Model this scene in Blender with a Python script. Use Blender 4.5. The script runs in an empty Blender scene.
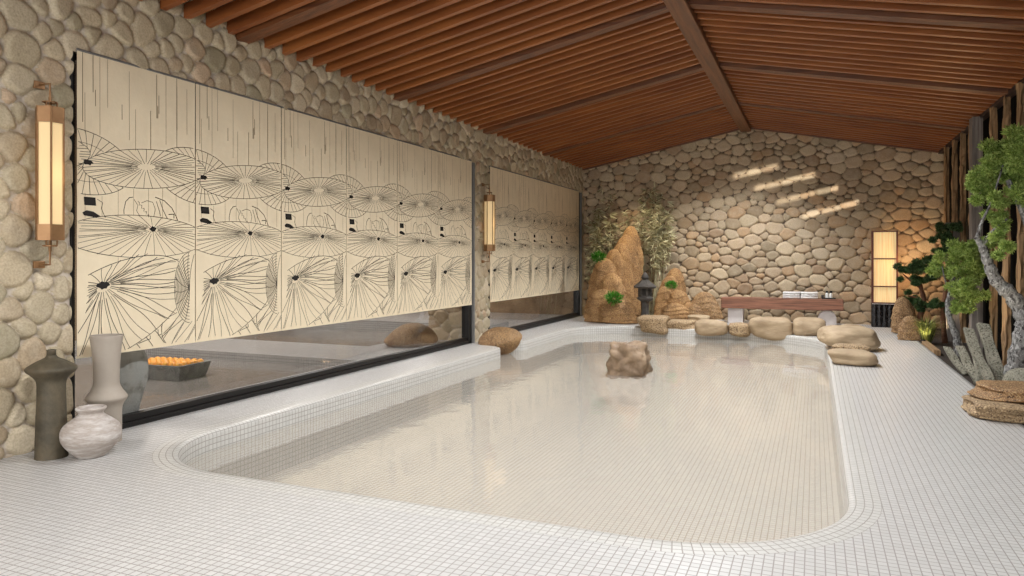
import bpy, bmesh, math, random
import numpy as np
from mathutils import Vector, Matrix, geometry
random.seed(7)
rng = np.random.default_rng(7)
C = bpy.context.scene.collection
PI = math.pi

# ---------------------------------------------------------------- camera numbers
F = 720.0; TH = math.atan(303 / F); CT, ST = math.cos(TH), math.sin(TH)
HORV = 258.0; CH = 1.6
def py(u, v, Y):
    """world point seen at pixel (u,v) on the plane y=Y"""
    s = Y / (F * CT + (u - 512) * ST)
    return Vector((s * (u - 815) * CT, Y, CH - s * (v - HORV)))
def pz(u, v, z=0.0):
    s = (CH - z) / (v - HORV)
    return Vector((s * (u - 815) * CT, s * (F * CT + (u - 512) * ST), z))

# ---------------------------------------------------------------- numpy noise
def vnoise(p, seed=0):
    p = np.asarray(p, dtype=np.float64)
    i = np.floor(p).astype(np.int64); f = p - i
    f = f * f * (3 - 2 * f)
    def h(ix, iy, iz):
        n = (ix * 374761393 + iy * 668265263 + iz * 2147483647 + seed * 974711) & 0xffffffff
        n = ((n ^ (n >> 13)) * 1274126177) & 0xffffffff
        n = n ^ (n >> 16)
        return (n & 0xffff) / 65535.0
    r = 0
    for dx in (0, 1):
        for dy in (0, 1):
            for dz in (0, 1):
                w = (f[:, 0] if dx else 1 - f[:, 0]) * (f[:, 1] if dy else 1 - f[:, 1]) * (f[:, 2] if dz else 1 - f[:, 2])
                r = r + w * h(i[:, 0] + dx, i[:, 1] + dy, i[:, 2] + dz)
    return r * 2 - 1
def fbm(p, o=4, seed=0):
    p = np.asarray(p); a = 1.0; r = 0; t = 0
    for k in range(o):
        r = r + a * vnoise(p * 2 ** k + k * 17.3, seed + k); t += a; a *= .5
    return r / t

# ---------------------------------------------------------------- materials
class NT:
    def __init__(s, name):
        s.m = bpy.data.materials.new(name); s.m.use_nodes = True
        s.n = s.m.node_tree; s.n.nodes.clear()
        s.out = s.n.nodes.new('ShaderNodeOutputMaterial')
    def a(s, t, props=None, **ins):
        nd = s.n.nodes.new(t)
        for k, v in (props or {}).items(): setattr(nd, k, v)
        for k, v in ins.items():
            key = int(k[1:]) if k[0] == 'i' and k[1:].isdigit() else k.replace('_', ' ')
            if isinstance(v, bpy.types.NodeSocket): s.n.links.new(v, nd.inputs[key])
            else: nd.inputs[key].default_value = v
        return nd
    def math(s, op, a, b=0.0, c=None):
        kw = dict(i0=a, i1=b)
        if c is not None: kw['i2'] = c
        return s.a('ShaderNodeMath', {'operation': op}, **kw).outputs[0]
    def mix(s, f, a, b, bt='MIX'):
        nd = s.n.nodes.new('ShaderNodeMix'); nd.data_type = 'RGBA'; nd.blend_type = bt
        for i, v in ((0, f), (6, a), (7, b)):
            if isinstance(v, bpy.types.NodeSocket): s.n.links.new(v, nd.inputs[i])
            else: nd.inputs[i].default_value = v
        return nd.outputs[2]
    def ramp(s, f, stops):
        nd = s.n.nodes.new('ShaderNodeValToRGB'); s.n.links.new(f, nd.inputs[0])
        e = nd.color_ramp.elements
        while len(e) < len(stops): e.new(.5)
        for k, (p, c) in enumerate(stops):
            e[k].position = p; e[k].color = c if len(c) == 4 else (*c, 1)
        return nd.outputs[0]
    def surf(s, sh): s.n.links.new(sh, s.out.inputs[0]); return s.m
def schlick(t, f0, nrm=None):
    g = t.a('ShaderNodeNewGeometry')
    d = t.a('ShaderNodeVectorMath', {'operation': 'DOT_PRODUCT'}, i0=g.outputs['Incoming'], i1=nrm or g.outputs['Normal']).outputs['Value']
    return t.math('ADD', t.math('MULTIPLY', t.math('POWER', t.math('SUBTRACT', 1.0, t.math('MINIMUM', t.math('ABSOLUTE', d), 1.0)), 5.0), 1 - f0), f0)
def c8(r, g, b):
    return tuple(((x / 255) / 12.92 if x / 255 <= .04045 else ((x / 255 + .055) / 1.055) ** 2.4) for x in (r, g, b)) + (1,)

def simple(name, c1, c2=None, scale=6, rough=.7, bump=0, bscale=None, metal=0, stretch=(1, 1, 1), emit=None, es=0, speck=None, spec=.5, detail=5, c3=None):
    t = NT(name); co = t.a('ShaderNodeTexCoord').outputs['Object']
    mp = t.a('ShaderNodeMapping', None, Vector=co, Scale=stretch).outputs[0]
    if c2 is None: c2 = c1
    nz = t.a('ShaderNodeTexNoise', None, Vector=mp, Scale=scale, Detail=detail, Roughness=.6).outputs[0]
    stops = [(.32, c1), (.68, c2)] if c3 is None else [(.3, c1), (.5, c2), (.7, c3)]
    col = t.ramp(nz, stops)
    if speck:
        n2 = t.a('ShaderNodeTexNoise', None, Vector=mp, Scale=speck[0], Detail=2).outputs[0]
        col = t.mix(t.ramp(n2, [(.5, (0, 0, 0)), (.62, (1, 1, 1))]), col, speck[1])
        n3 = t.a('ShaderNodeTexNoise', None, Vector=mp, Scale=speck[0] * 1.3 + 3, Detail=2).outputs[0]
        col = t.mix(t.ramp(n3, [(.52, (0, 0, 0)), (.66, (1, 1, 1))]), col, speck[2])
    b = t.a('ShaderNodeBsdfPrincipled', None, Roughness=rough, Metallic=metal)
    b.inputs['Specular IOR Level'].default_value = spec
    t.n.links.new(col, b.inputs['Base Color'])
    if bump:
        n4 = t.a('ShaderNodeTexNoise', None, Vector=mp, Scale=bscale or scale * 4, Detail=5).outputs[0]
        bp = t.a('ShaderNodeBump', None, Strength=bump, Distance=.02, Height=n4)
        t.n.links.new(bp.outputs[0], b.inputs['Normal'])
    if emit:
        b.inputs['Emission Color'].default_value = emit; b.inputs['Emission Strength'].default_value = es
    return t.surf(b.outputs[0])

def tile_mat(name, tile, grout, size=.05, g=.0065, uv=False, rough=.3):
    t = NT(name)
    geo = t.a('ShaderNodeNewGeometry')
    if uv:
        src = t.a('ShaderNodeTexCoord').outputs['UV']
    else: src = geo.outputs['Position']
    sx = t.a('ShaderNodeSeparateXYZ', None, Vector=src)
    sn = t.a('ShaderNodeSeparateXYZ', None, Vector=geo.outputs['True Normal'])
    mask = None
    for ax in range(2 if uv else 3):
        p = t.math('PINGPONG', sx.outputs[ax], size / 2)
        l = t.math('LESS_THAN', p, g / 2)
        if not uv:
            al = t.math('LESS_THAN', t.math('ABSOLUTE', sn.outputs[ax]), .6)
            l = t.math('MULTIPLY', l, al)
        mask = l if mask is None else t.math('MAXIMUM', mask, l)
    dv = t.a('ShaderNodeVectorMath', {'operation': 'SCALE'}, i0=src); dv.inputs['Scale'].default_value = 1 / size
    fl = t.a('ShaderNodeVectorMath', {'operation': 'FLOOR'}, i0=dv.outputs[0])
    wn = t.a('ShaderNodeTexWhiteNoise', {'noise_dimensions': '3D'}, Vector=fl.outputs[0]).outputs[0]
    big = t.a('ShaderNodeTexNoise', None, Vector=geo.outputs['Position'], Scale=.8, Detail=3).outputs[0]
    tv = t.mix(wn, tile, tuple(x * .88 for x in tile[:3]) + (1,))
    tv = t.mix(t.math('MULTIPLY', big, .25), tv, tuple(x * .85 for x in tile[:3]) + (1,))
    col = t.mix(mask, tv, grout)
    b = t.a('ShaderNodeBsdfPrincipled', None, Roughness=rough)
    t.n.links.new(col, b.inputs['Base Color'])
    ro = t.math('ADD', t.math('MULTIPLY', mask, .4), rough); t.n.links.new(ro, b.inputs['Roughness'])
    bp = t.a('ShaderNodeBump', {'invert': True}, Strength=.35, Distance=.002, Height=mask)
    t.n.links.new(bp.outputs[0], b.inputs['Normal'])
    return t.surf(b.outputs[0])

def stone_mat(name, cols, mortar):
    t = NT(name)
    at = t.a('ShaderNodeAttribute', {'attribute_name': 'stone'}).outputs['Fac']
    mk = t.a('ShaderNodeAttribute', {'attribute_name': 'mortar'}).outputs['Fac']
    pos = t.a('ShaderNodeNewGeometry').outputs['Position']
    n1 = t.a('ShaderNodeTexNoise', None, Vector=pos, Scale=7, Detail=6, Roughness=.65).outputs[0]
    n2 = t.a('ShaderNodeTexNoise', None, Vector=pos, Scale=60, Detail=4).outputs[0]
    k = len(cols)
    base = t.ramp(at, [(i / (k - 1), c) for i, c in enumerate(cols)])
    base = t.mix(t.ramp(n1, [(.45, (0, 0, 0)), (.9, (.7, .7, .7))]), base, c8(200, 186, 164))
    base = t.mix(t.math('MULTIPLY', t.ramp(n2, [(.4, (0, 0, 0)), (.7, (1, 1, 1))]), .35), base, c8(110, 92, 72))
    col = t.mix(mk, base, mortar)
    b = t.a('ShaderNodeBsdfPrincipled', None, Roughness=.75)
    t.n.links.new(col, b.inputs['Base Color'])
    hn = t.math('ADD', n1, t.math('MULTIPLY', n2, .3))
    bp = t.a('ShaderNodeBump', None, Strength=.5, Distance=.02, Height=hn)
    t.n.links.new(bp.outputs[0], b.inputs['Normal'])
    return t.surf(b.outputs[0])

def wood_mat(name, dark, light, axis='X', rough=.45, scale=3):
    st = {'X': (.25, 6, 6), 'Y': (6, .25, 6), 'Z': (6, 6, .25)}[axis]
    return simple(name, dark, light, scale=scale, rough=rough, bump=.25, bscale=scale * 3, stretch=st)

def leaf_mat(name, a, b, rough=.5):
    t = NT(name)
    pos = t.a('ShaderNodeNewGeometry')
    n = t.a('ShaderNodeTexNoise', None, Vector=pos.outputs['Position'], Scale=9, Detail=2).outputs[0]
    r = t.math('ADD', t.math('MULTIPLY', pos.outputs['Random Per Island'], .6), t.math('MULTIPLY', n, .5))
    col = t.ramp(r, [(.25, a), (.8, b)])
    bs = t.a('ShaderNodeBsdfPrincipled', None, Roughness=rough); t.n.links.new(col, bs.inputs['Base Color'])
    tr = t.a('ShaderNodeBsdfTranslucent', None, Color=col)
    mx = t.a('ShaderNodeMixShader', None, Fac=.25, i1=bs.outputs[0], i2=tr.outputs[0])
    return t.surf(mx.outputs[0])

def water_mat(name, milk, tint, milkf, bscale=3, bstr=.12, streak=(1, 1, 1), rough=.04):
    t = NT(name)
    pos = t.a('ShaderNodeNewGeometry').outputs['Position']
    mp = t.a('ShaderNodeMapping', None, Vector=pos, Scale=streak).outputs[0]
    n = t.a('ShaderNodeTexNoise', None, Vector=mp, Scale=bscale, Detail=4, Roughness=.55, Distortion=.4).outputs[0]
    bp = t.a('ShaderNodeBump', None, Strength=bstr, Distance=.05, Height=n).outputs[0]
    tr = t.a('ShaderNodeBsdfTransparent', None, Color=tint).outputs[0]
    df = t.a('ShaderNodeBsdfDiffuse', None, Color=milk, Normal=bp).outputs[0]
    body = t.a('ShaderNodeMixShader', None, Fac=milkf, i1=tr, i2=df).outputs[0]
    gl = t.a('ShaderNodeBsdfGlossy', None, Color=(1, 1, 1, 1), Roughness=rough, Normal=bp).outputs[0]
    fr = schlick(t, .02, bp)
    return t.surf(t.a('ShaderNodeMixShader', None, Fac=fr, i1=body, i2=gl).outputs[0])

M = {}
M['tile'] = tile_mat('white mosaic', c8(202, 200, 197), c8(150, 144, 138))
M['tile_uv'] = tile_mat('white mosaic rim', c8(204, 202, 197), c8(152, 146, 138), uv=True)
M['tile_pool'] = tile_mat('pool mosaic', c8(238, 233, 225), c8(172, 165, 155), g=.008)
M['tile_out'] = tile_mat('grey mosaic', c8(176, 172, 168), c8(110, 108, 104))
M['stone'] = stone_mat('river stones', [c8(160, 140, 114), c8(200, 184, 154), c8(176, 162, 134), c8(212, 196, 168), c8(158, 148, 120), c8(200, 172, 142)], c8(196, 184, 168))
M['stone_back'] = stone_mat('back river stones', [c8(158, 130, 100), c8(196, 174, 144), c8(172, 152, 124), c8(208, 188, 156), c8(150, 134, 108), c8(188, 154, 116), c8(202, 184, 156)], c8(96, 80, 64))
M['slat'] = simple('ceiling timber', c8(124, 68, 34), c8(162, 98, 50), scale=2, rough=.4, bump=.1, bscale=8, stretch=(.2, 1.5, 1.5))
M['board'] = wood_mat('ceiling board', c8(34, 18, 10), c8(52, 29, 16), 'X', .6)
M['beam'] = wood_mat('ridge timber', c8(84, 50, 28), c8(124, 78, 46), 'Y', .45)
M['beam_x'] = wood_mat('rafter timber', c8(80, 44, 24), c8(124, 74, 40), 'X', .45)
M['black'] = simple('black metal', c8(22, 20, 19), rough=.35, spec=.4)
M['greymetal'] = simple('grey trim', c8(120, 118, 115), rough=.5)
M['darkwall'] = simple('black backing', c8(10, 9, 8), c8(16, 14, 12), rough=.9, spec=.1)
M['post'] = wood_mat('rough bark timber', c8(112, 86, 58), c8(176, 142, 102), 'Z', .8, 4)
M['greywood'] = wood_mat('weathered grey timber', c8(96, 88, 82), c8(150, 140, 132), 'Z', .8, 4)
M['blind'] = simple('blind fabric', c8(232, 216, 186), c8(224, 208, 178), scale=3, rough=.85, bump=.1, bscale=30)
M['ink'] = simple('ink', c8(26, 20, 16), rough=.8)
M['ink2'] = simple('faded ink', c8(120, 98, 70), rough=.8)
M['brass'] = simple('brass', c8(160, 122, 84), c8(136, 100, 66), rough=.4, metal=.6)
M['glow'] = simple('sconce diffuser', c8(214, 186, 136), rough=.5, emit=(1, .72, .38, 1), es=.22)
M['glow_paper'] = simple('lamp paper', c8(236, 214, 160), c8(206, 170, 110), scale=4, stretch=(14, 14, .4), rough=.8, emit=(1, .70, .34, 1), es=.3)
M['redwood'] = wood_mat('dark red wood', c8(70, 30, 20), c8(112, 52, 34), 'Z', .4)
M['benchwood'] = wood_mat('bench wood', c8(92, 56, 40), c8(164, 112, 86), 'X', .55, 5)
M['concrete'] = simple('pale concrete', c8(196, 188, 184), c8(208, 200, 196), rough=.8, bump=.1)
M['granite'] = simple('tan granite', c8(134, 110, 80), c8(166, 140, 106), scale=3, rough=.8, bump=.5, bscale=22, speck=(45, c8(84, 62, 42), c8(196, 172, 136)))
M['sand'] = simple('smooth sandstone', c8(150, 128, 100), c8(182, 160, 130), scale=2.5, rough=.75, bump=.7, bscale=7, stretch=(1, 1, 2.5))
M['ochre'] = simple('ochre layered rock', c8(100, 72, 46), c8(148, 110, 70), scale=2.5, rough=.8, bump=.5, bscale=30, speck=(55, c8(104, 72, 44), c8(200, 164, 112)), c3=c8(178, 138, 90))
M['brownrock'] = simple('brown boulder', c8(112, 78, 46), c8(158, 122, 80), scale=4, rough=.75, bump=.5, bscale=28, speck=(60, c8(70, 48, 30), c8(190, 160, 118)))
M['poolrock'] = simple('angular rock', c8(108, 88, 68), c8(162, 138, 112), scale=4, rough=.7, bump=.5, bscale=14)
M['greyrock'] = simple('grey slab stone', c8(108, 106, 92), c8(156, 150, 134), scale=4, rough=.85, bump=.5, bscale=20, speck=(50, c8(82, 80, 66), c8(150, 146, 130)))
M['soil'] = simple('dark soil', c8(34, 26, 18), c8(58, 44, 32), scale=20, rough=.95, bump=.8)
M['bark_pale'] = simple('pale bark', c8(84, 82, 80), c8(140, 138, 134), scale=9, rough=.85, bump=.8, bscale=18, stretch=(1, 1, .6), speck=(30, c8(60, 56, 54), c8(160, 158, 154)))
M['bark_brown'] = simple('brown bark', c8(84, 52, 34), c8(124, 84, 58), scale=9, rough=.85, bump=.6)
M['leaf_light'] = leaf_mat('light green leaves', c8(110, 140, 56), c8(188, 206, 116))
M['leaf_dark'] = leaf_mat('dark green leaves', c8(40, 66, 36), c8(88, 116, 66))
M['leaf_bamboo'] = leaf_mat('bamboo leaves', c8(136, 128, 86), c8(226, 220, 184))
M['leaf_moss'] = leaf_mat('fern leaves', c8(40, 110, 26), c8(92, 160, 50))
M['leaf_grass'] = leaf_mat('grass blades', c8(70, 84, 36), c8(170, 170, 96))
M['darkstone'] = simple('dark lantern stone', c8(50, 46, 42), c8(78, 72, 66), scale=10, rough=.8, bump=.4)
M['vase_dark'] = simple('charcoal clay', c8(56, 50, 38), c8(80, 72, 56), scale=5, rough=.65, bump=.4, bscale=20, c3=c8(100, 88, 68))
M['vase_beige'] = simple('beige clay', c8(158, 147, 134), c8(172, 161, 148), scale=3, rough=.8, bump=.1)
M['vase_white'] = simple('whitewashed clay', c8(216, 212, 208), c8(170, 158, 148), scale=3.5, rough=.75, bump=.4, stretch=(1, 1, 4), c3=c8(222, 218, 214))
M['vase_grey'] = simple('worn grey clay', c8(104, 100, 92), c8(190, 190, 182), scale=5, rough=.8, bump=.5, c3=c8(190, 190, 184))
M['tray'] = simple('rough grey stone tray', c8(110, 112, 106), c8(150, 150, 144), scale=8, rough=.9, bump=.8, bscale=30)
M['orange'] = simple('orange peel', c8(232, 150, 22), c8(240, 172, 40), scale=8, rough=.45, bump=.2, bscale=60)
M['towel'] = simple('white towel', c8(226, 224, 222), c8(216, 212, 210), scale=20, rough=.95, bump=.3)
M['white'] = simple('white ceramic', c8(230, 230, 226), rough=.3)
M['blackgloss'] = simple('black ribbed glaze', c8(12, 12, 14), c8(20, 20, 22), rough=.25, speck=(38, c8(10, 10, 10), c8(70, 70, 74)), stretch=(1, 1, .5))
M['plaster'] = simple('warm plaster', c8(120, 100, 78), c8(146, 124, 98), scale=2, rough=.9)
M['water'] = water_mat('milky pool water', c8(214, 208, 200), c8(246, 244, 239), .32, 2.2, .10, rough=.05)
M['water_out'] = water_mat('outer pool water', c8(178, 170, 162), c8(190, 184, 176), .45, 5, .12)

def glass_mat():
    t = NT('window glass')
    tr = t.a('ShaderNodeBsdfTransparent', None, Color=(.86, .86, .86, 1)).outputs[0]
    gl = t.a('ShaderNodeBsdfGlossy', None, Color=(1, 1, 1, 1), Roughness=.01).outputs[0]
    fr = schlick(t, .045)
    return t.surf(t.a('ShaderNodeMixShader', None, Fac=fr, i1=tr, i2=gl).outputs[0])
M['glass'] = glass_mat()

# ---------------------------------------------------------------- object helpers
def props(o, label=None, cat=None, group=None, kind=None):
    for k, v in (('label', label), ('category', cat), ('group', group), ('kind', kind)):
        if v: o[k] = v
    return o
def thing(name, label, cat, loc=(0, 0, 0), rz=0, group=None):
    o = bpy.data.objects.new(name, None); C.objects.link(o)
    o.location = loc; o.rotation_euler = (0, 0, rz)
    o.empty_display_size = .1
    return props(o, label, cat, group)
def link(name, me, m, parent=None, smooth=False):
    for mm in (m if isinstance(m, (list, tuple)) else [m]): me.materials.append(M[mm])
    if smooth: me.polygons.foreach_set('use_smooth', [True] * len(me.polygons))
    o = bpy.data.objects.new(name, me); C.objects.link(o)
    if parent: o.parent = parent
    return o
def pyd(name, vs, fs, m, parent=None, smooth=False):
    me = bpy.data.meshes.new(name); me.from_pydata([tuple(v) for v in vs], [], fs); me.update()
    return link(name, me, m, parent, smooth)
def fast(name, V, Q, m, parent=None, smooth=False, attrs=None, k=4):
    me = bpy.data.meshes.new(name)
    V = np.ascontiguousarray(V, dtype=np.float32); Q = np.ascontiguousarray(Q, dtype=np.int32)
    me.vertices.add(len(V)); me.vertices.foreach_set('co', V.ravel())
    me.loops.add(Q.size); me.loops.foreach_set('vertex_index', Q.ravel())
    me.polygons.add(len(Q)); me.polygons.foreach_set('loop_start', np.arange(0, Q.size, k, dtype=np.int32))
    me.polygons.foreach_set('loop_total', np.full(len(Q), k, dtype=np.int32))
    me.update(calc_edges=True)
    for n, a in (attrs or {}).items():
        at = me.attributes.new(n, 'FLOAT', 'POINT'); at.data.foreach_set('value', np.ascontiguousarray(a, dtype=np.float32))
    return link(name, me, m, parent, smooth)
class MB:
    def __init__(s): s.v = []; s.f = []; s.mi = []
    def add(s, vs, fs, mi=0):
        b = len(s.v); s.v += [tuple(v) for v in vs]; s.f += [tuple(i + b for i in f) for f in fs]; s.mi += [mi] * len(fs); return s
    def box(s, c, d, rot=None, mi=0, bev=0):
        x, y, z = d[0] / 2, d[1] / 2, d[2] / 2
        if bev:
            bm = bmesh.new(); bmesh.ops.create_cube(bm, size=1)
            bmesh.ops.scale(bm, vec=d, verts=bm.verts)
            bmesh.ops.bevel(bm, geom=bm.edges[:], offset=bev, segments=2, affect='EDGES', profile=.5)
            bm.verts.index_update()
            vs = [v.co.copy() for v in bm.verts]; fs = [[v.index for v in f.verts] for f in bm.faces]; bm.free()
        else:
            vs = [Vector((a, b, e)) for a in (-x, x) for b in (-y, y) for e in (-z, z)]
            fs = [(0, 1, 3, 2), (4, 6, 7, 5), (0, 4, 5, 1), (2, 3, 7, 6), (0, 2, 6, 4), (1, 5, 7, 3)]
        if rot is not None: vs = [rot @ v for v in vs]
        return s.add([v + Vector(c) for v in vs], fs, mi)
    def b2(s, a, b, mi=0, bev=0):
        a, b = Vector(a), Vector(b); return s.box((a + b) / 2, [abs(q) for q in (b - a)], None, mi, bev)
    def tube(s, pts, rad, n=10, mi=0, caps=True):
        pts = [Vector(p) for p in pts]
        if not isinstance(rad, (list, tuple)): rad = [rad] * len(pts)
        rings = []; up = Vector((0, 0, 1)); prev = None
        for i, p in enumerate(pts):
            d = (pts[min(i + 1, len(pts) - 1)] - pts[max(i - 1, 0)]).normalized()
            if prev is None:
                a = d.cross(Vector((0, 1, 0)) if abs(d.y) < .9 else Vector((1, 0, 0))).normalized()
            else: a = (prev - d * prev.dot(d)).normalized()
            prev = a; b = d.cross(a)
            rings.append([p + (a * math.cos(2 * PI * k / n) + b * math.sin(2 * PI * k / n)) * rad[i] for k in range(n)])
        vs = [v for r in rings for v in r]; fs = []
        for i in range(len(rings) - 1):
            for k in range(n):
                fs.append((i * n + k, i * n + (k + 1) % n, (i + 1) * n + (k + 1) % n, (i + 1) * n + k))
        if caps: fs += [tuple(range(n))[::-1], tuple((len(rings) - 1) * n + k for k in range(n))]
        return s.add(vs, fs, mi)
    def lathe(s, prof, n=32, c=(0, 0, 0), mi=0, rot0=0, sx=1, sy=1):
        vs = []; fs = []
        for r, z in prof:
            for k in range(n):
                a = 2 * PI * k / n + rot0; vs.append((c[0] + r * math.cos(a) * sx, c[1] + r * math.sin(a) * sy, c[2] + z))
        for i in range(len(prof) - 1):
            for k in range(n): fs.append((i * n + k, i * n + (k + 1) % n, (i + 1) * n + (k + 1) % n, (i + 1) * n + k))
        if prof[0][0] > 1e-4: fs.append(tuple(range(n))[::-1])
        if prof[-1][0] > 1e-4: fs.append(tuple((len(prof) - 1) * n + k for k in range(n)))
        return s.add(vs, fs, mi)
    def build(s, name, m, parent=None, smooth=False, merge=False):
        me = bpy.data.meshes.new(name); me.from_pydata(s.v, [], s.f); me.update()
        o = link(name, me, m, parent, smooth)
        if any(s.mi): me.polygons.foreach_set('material_index', s.mi)
        return o
def spline(ctrl, n=8):
    P = [Vector(p) for p in ctrl]; P = [P[0] * 2 - P[1]] + P + [P[-1] * 2 - P[-2]]; out = []
    for i in range(1, len(P) - 2):
        for k in range(n):
            t = k / n; a, b, c, d = P[i - 1], P[i], P[i + 1], P[i + 2]
            out.append(.5 * ((2 * b) + (c - a) * t + (2 * a - 5 * b + 4 * c - d) * t * t + (3 * b - a - 3 * c + d) * t ** 3))
    out.append(P[-2]); return out
def prof_s(pts, n=6):
    q = spline([(r, 0, z) for r, z in pts], n); return [(max(0.0, p.x), p.z) for p in q]

_ico = {}
def ico(sub):
    if sub not in _ico:
        bm = bmesh.new(); bmesh.ops.create_icosphere(bm, subdivisions=sub, radius=1)
        _ico[sub] = (np.array([v.co[:] for v in bm.verts]), np.array([[v.index for v in f.verts] for f in bm.faces])); bm.free()
    return _ico[sub]
def rock_verts(c, d, seed, sub=5, planes=14, soft=9, noise=.08, nscale=2.0, rz=0, boxy=2.6, flat=None, hr=(.72, .95), taper=0):
    """soft faceted boulder: smooth minimum of random support planes, noise on top"""
    V, Fc = ico(sub); r = np.random.default_rng(seed)
    if planes:
        n = r.normal(size=(planes, 3)); n /= np.linalg.norm(n, axis=1)[:, None]
        h = r.uniform(*hr, planes)
        q = np.maximum(V @ n.T, 0) / h
        R = 1 / (((q ** soft).sum(1) + 1.0) ** (1 / soft))
    else: R = np.ones(len(V))
    sup = 1 / ((np.abs(V) ** boxy).sum(1) ** (1 / boxy))
    P = V * (R * sup)[:, None]
    dn = fbm(P * nscale + seed * 3.1, 5, seed)
    P = P * (1 + noise * dn)[:, None]
    P = P / np.abs(P).max(0)
    P = P * (np.array(d) / 2)
    P[:, :2] *= (1 - taper * P[:, 2:3] / (d[2] / 2))
    if flat is not None: P[:, 2] = np.maximum(P[:, 2], -d[2] * flat)
    cz, sz = math.cos(rz), math.sin(rz)
    P = np.stack([P[:, 0] * cz - P[:, 1] * sz, P[:, 0] * sz + P[:, 1] * cz, P[:, 2]], 1)
    return P + np.array(c), Fc
def rock(name, label, c, d, m, seed, cat='rock', group=None, **kw):
    V, Fc = rock_verts((0, 0, 0), d, seed, **kw)
    o = fast(name, V, Fc, m, None, True, k=3); o.location = c
    return props(o, label, cat, group)
def rock_px(name, label, u0, u1, vt, vb, Y, m, seed, depth=None, group=None, sink=.0, **kw):
    a = py(u0, vt, Y); b = py(u1, vb, Y); w = b.x - a.x; h = a.z - b.z + sink
    cx = (a.x + b.x) / 2
    return rock(name, label, (cx, Y, a.z - h / 2), (w, depth or w * .8, h), m, seed, group=group, **kw)

# ---------------------------------------------------------------- room numbers
XL = -5.97; XR = 2.70; YB = 19.30; YF = -3.2; XM = -1.63
ZE = 4.06; ZR = 4.94
def zc(x): return ZE + (ZR - ZE) * (1 - abs(x - XM) / (XM - XL))
GX = 1.82
WZ = -.18

# ---------------------------------------------------------------- stone walls
def sites(w, h, seed, rmin, rmax, elong):
    r = np.random.default_rng(seed); pts = []; rad = []
    A = w * h
    P = np.zeros((0, 2)); R = np.zeros(0)
    for rr, cnt in ((rmax, .25), (rmax * .8, .5), ((rmin + rmax) / 2, .9), (rmin * 1.2, 1.4), (rmin, 1.6)):
        n = int(cnt * A / (PI * rr * rr) * 3)
        cand = r.uniform(0, 1, (n, 2)) * np.array([w, h])
        for c in cand:
            if len(R):
                q = P - c; q = q / np.array([elong, 1])
                if ((q ** 2).sum(1) < ((R + rr) * .90) ** 2).any(): continue
            P = np.vstack([P, c]); R = np.append(R, rr * r.uniform(.9, 1.05))
    return P, R
def field(G, P, R, elong, seed, gap=.006, wd=.055, hh=.048):
    """G: (n,2) points in wall coordinates -> height, stone value, mortar mask"""
    S = np.array([elong, 1.0]); r = np.random.default_rng(seed)
    val = r.uniform(0, 1, len(P)); tilt = r.normal(0, .12, (len(P), 2)); off = r.uniform(.75, 1.25, len(P))
    g3 = np.c_[G * 5, np.zeros(len(G))]
    Gw = G + .034 * np.c_[fbm(g3, 2, seed), fbm(g3 + 9.7, 2, seed + 5)]
    Gs = Gw / S; Ps = P / S
    H = np.zeros(len(G)); VV = np.zeros(len(G)); MM = np.zeros(len(G))
    order = np.argsort(G[:, 0]); ch = 3000
    for i in range(0, len(G), ch):
        ix = order[i:i + ch]; g = Gs[ix]
        lo, hi = g[:, 0].min() - .7, g[:, 0].max() + .7
        sel = np.where((Ps[:, 0] > lo) & (Ps[:, 0] < hi))[0]
        p = Ps[sel]; w = R[sel] ** 2
        d2 = ((g[:, None, :] - p[None]) ** 2).sum(2) - w
        k = min(9, len(sel) - 1)
        nn = np.argpartition(d2, k, axis=1)[:, :k + 1]
        dd = np.take_along_axis(d2, nn, 1); o = np.argsort(dd, axis=1)
        nn = np.take_along_axis(nn, o, 1); dd = np.take_along_axis(dd, o, 1)
        i0 = nn[:, 0]; p0 = p[i0]
        dist = np.linalg.norm(p[nn[:, 1:]] - p0[:, None], axis=2)
        b = (dd[:, 1:] - dd[:, :1]) / (2 * dist + 1e-9)
        K = 42.0; bm = b.min(1)
        ds = bm - np.log(np.exp(-K * (b - bm[:, None])).sum(1)) / K
        rr = R[sel][i0]
        t = np.clip((ds - gap + .012) / (wd * (.5 + rr / .15 * .6)), 0, 1)
        h = hh * off[sel][i0] * (1 - (1 - t) ** 2.6) ** .62
        h = h * (1 + ((g - p0) * tilt[sel][i0] / .1).sum(1))
        H[ix] = h; VV[ix] = val[sel][i0]; MM[ix] = (t <= 0.001)
    n3 = np.c_[G * 7, np.full(len(G), 3.3)]
    H = H + .006 * fbm(n3, 3, seed + 2)
    return H, VV, MM
def wall_patch(a0, a1, b0, b1, res, sp, topf=None):
    na = max(2, int((a1 - a0) / res) + 1); nb = max(2, int((b1 - b0) / res) + 1)
    A, B = np.meshgrid(np.linspace(a0, a1, na), np.linspace(b0, b1, nb), indexing='ij')
    if topf is not None: B = b0 + (B - b0) / (b1 - b0) * (topf(A) - b0)
    i = np.arange(na - 1)[:, None] * nb + np.arange(nb - 1)[None]
    Q = np.stack([i, i + 1, i + nb + 1, i + nb], -1).reshape(-1, 4)
    G = np.c_[A.ravel(), B.ravel()]
    H, V, Mk = field(G - np.array(sp[3]), sp[0], sp[1], sp[2], 11)
    return G, H, V, Mk, Q
def join(parts):
    Vs = []; Qs = []; a = []; b = []; n = 0
    for V, Q, x, y in parts:
        Vs.append(V); Qs.append(Q + n); a.append(x); b.append(y); n += len(V)
    return np.vstack(Vs), np.vstack(Qs), np.concatenate(a), np.concatenate(b)
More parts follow.
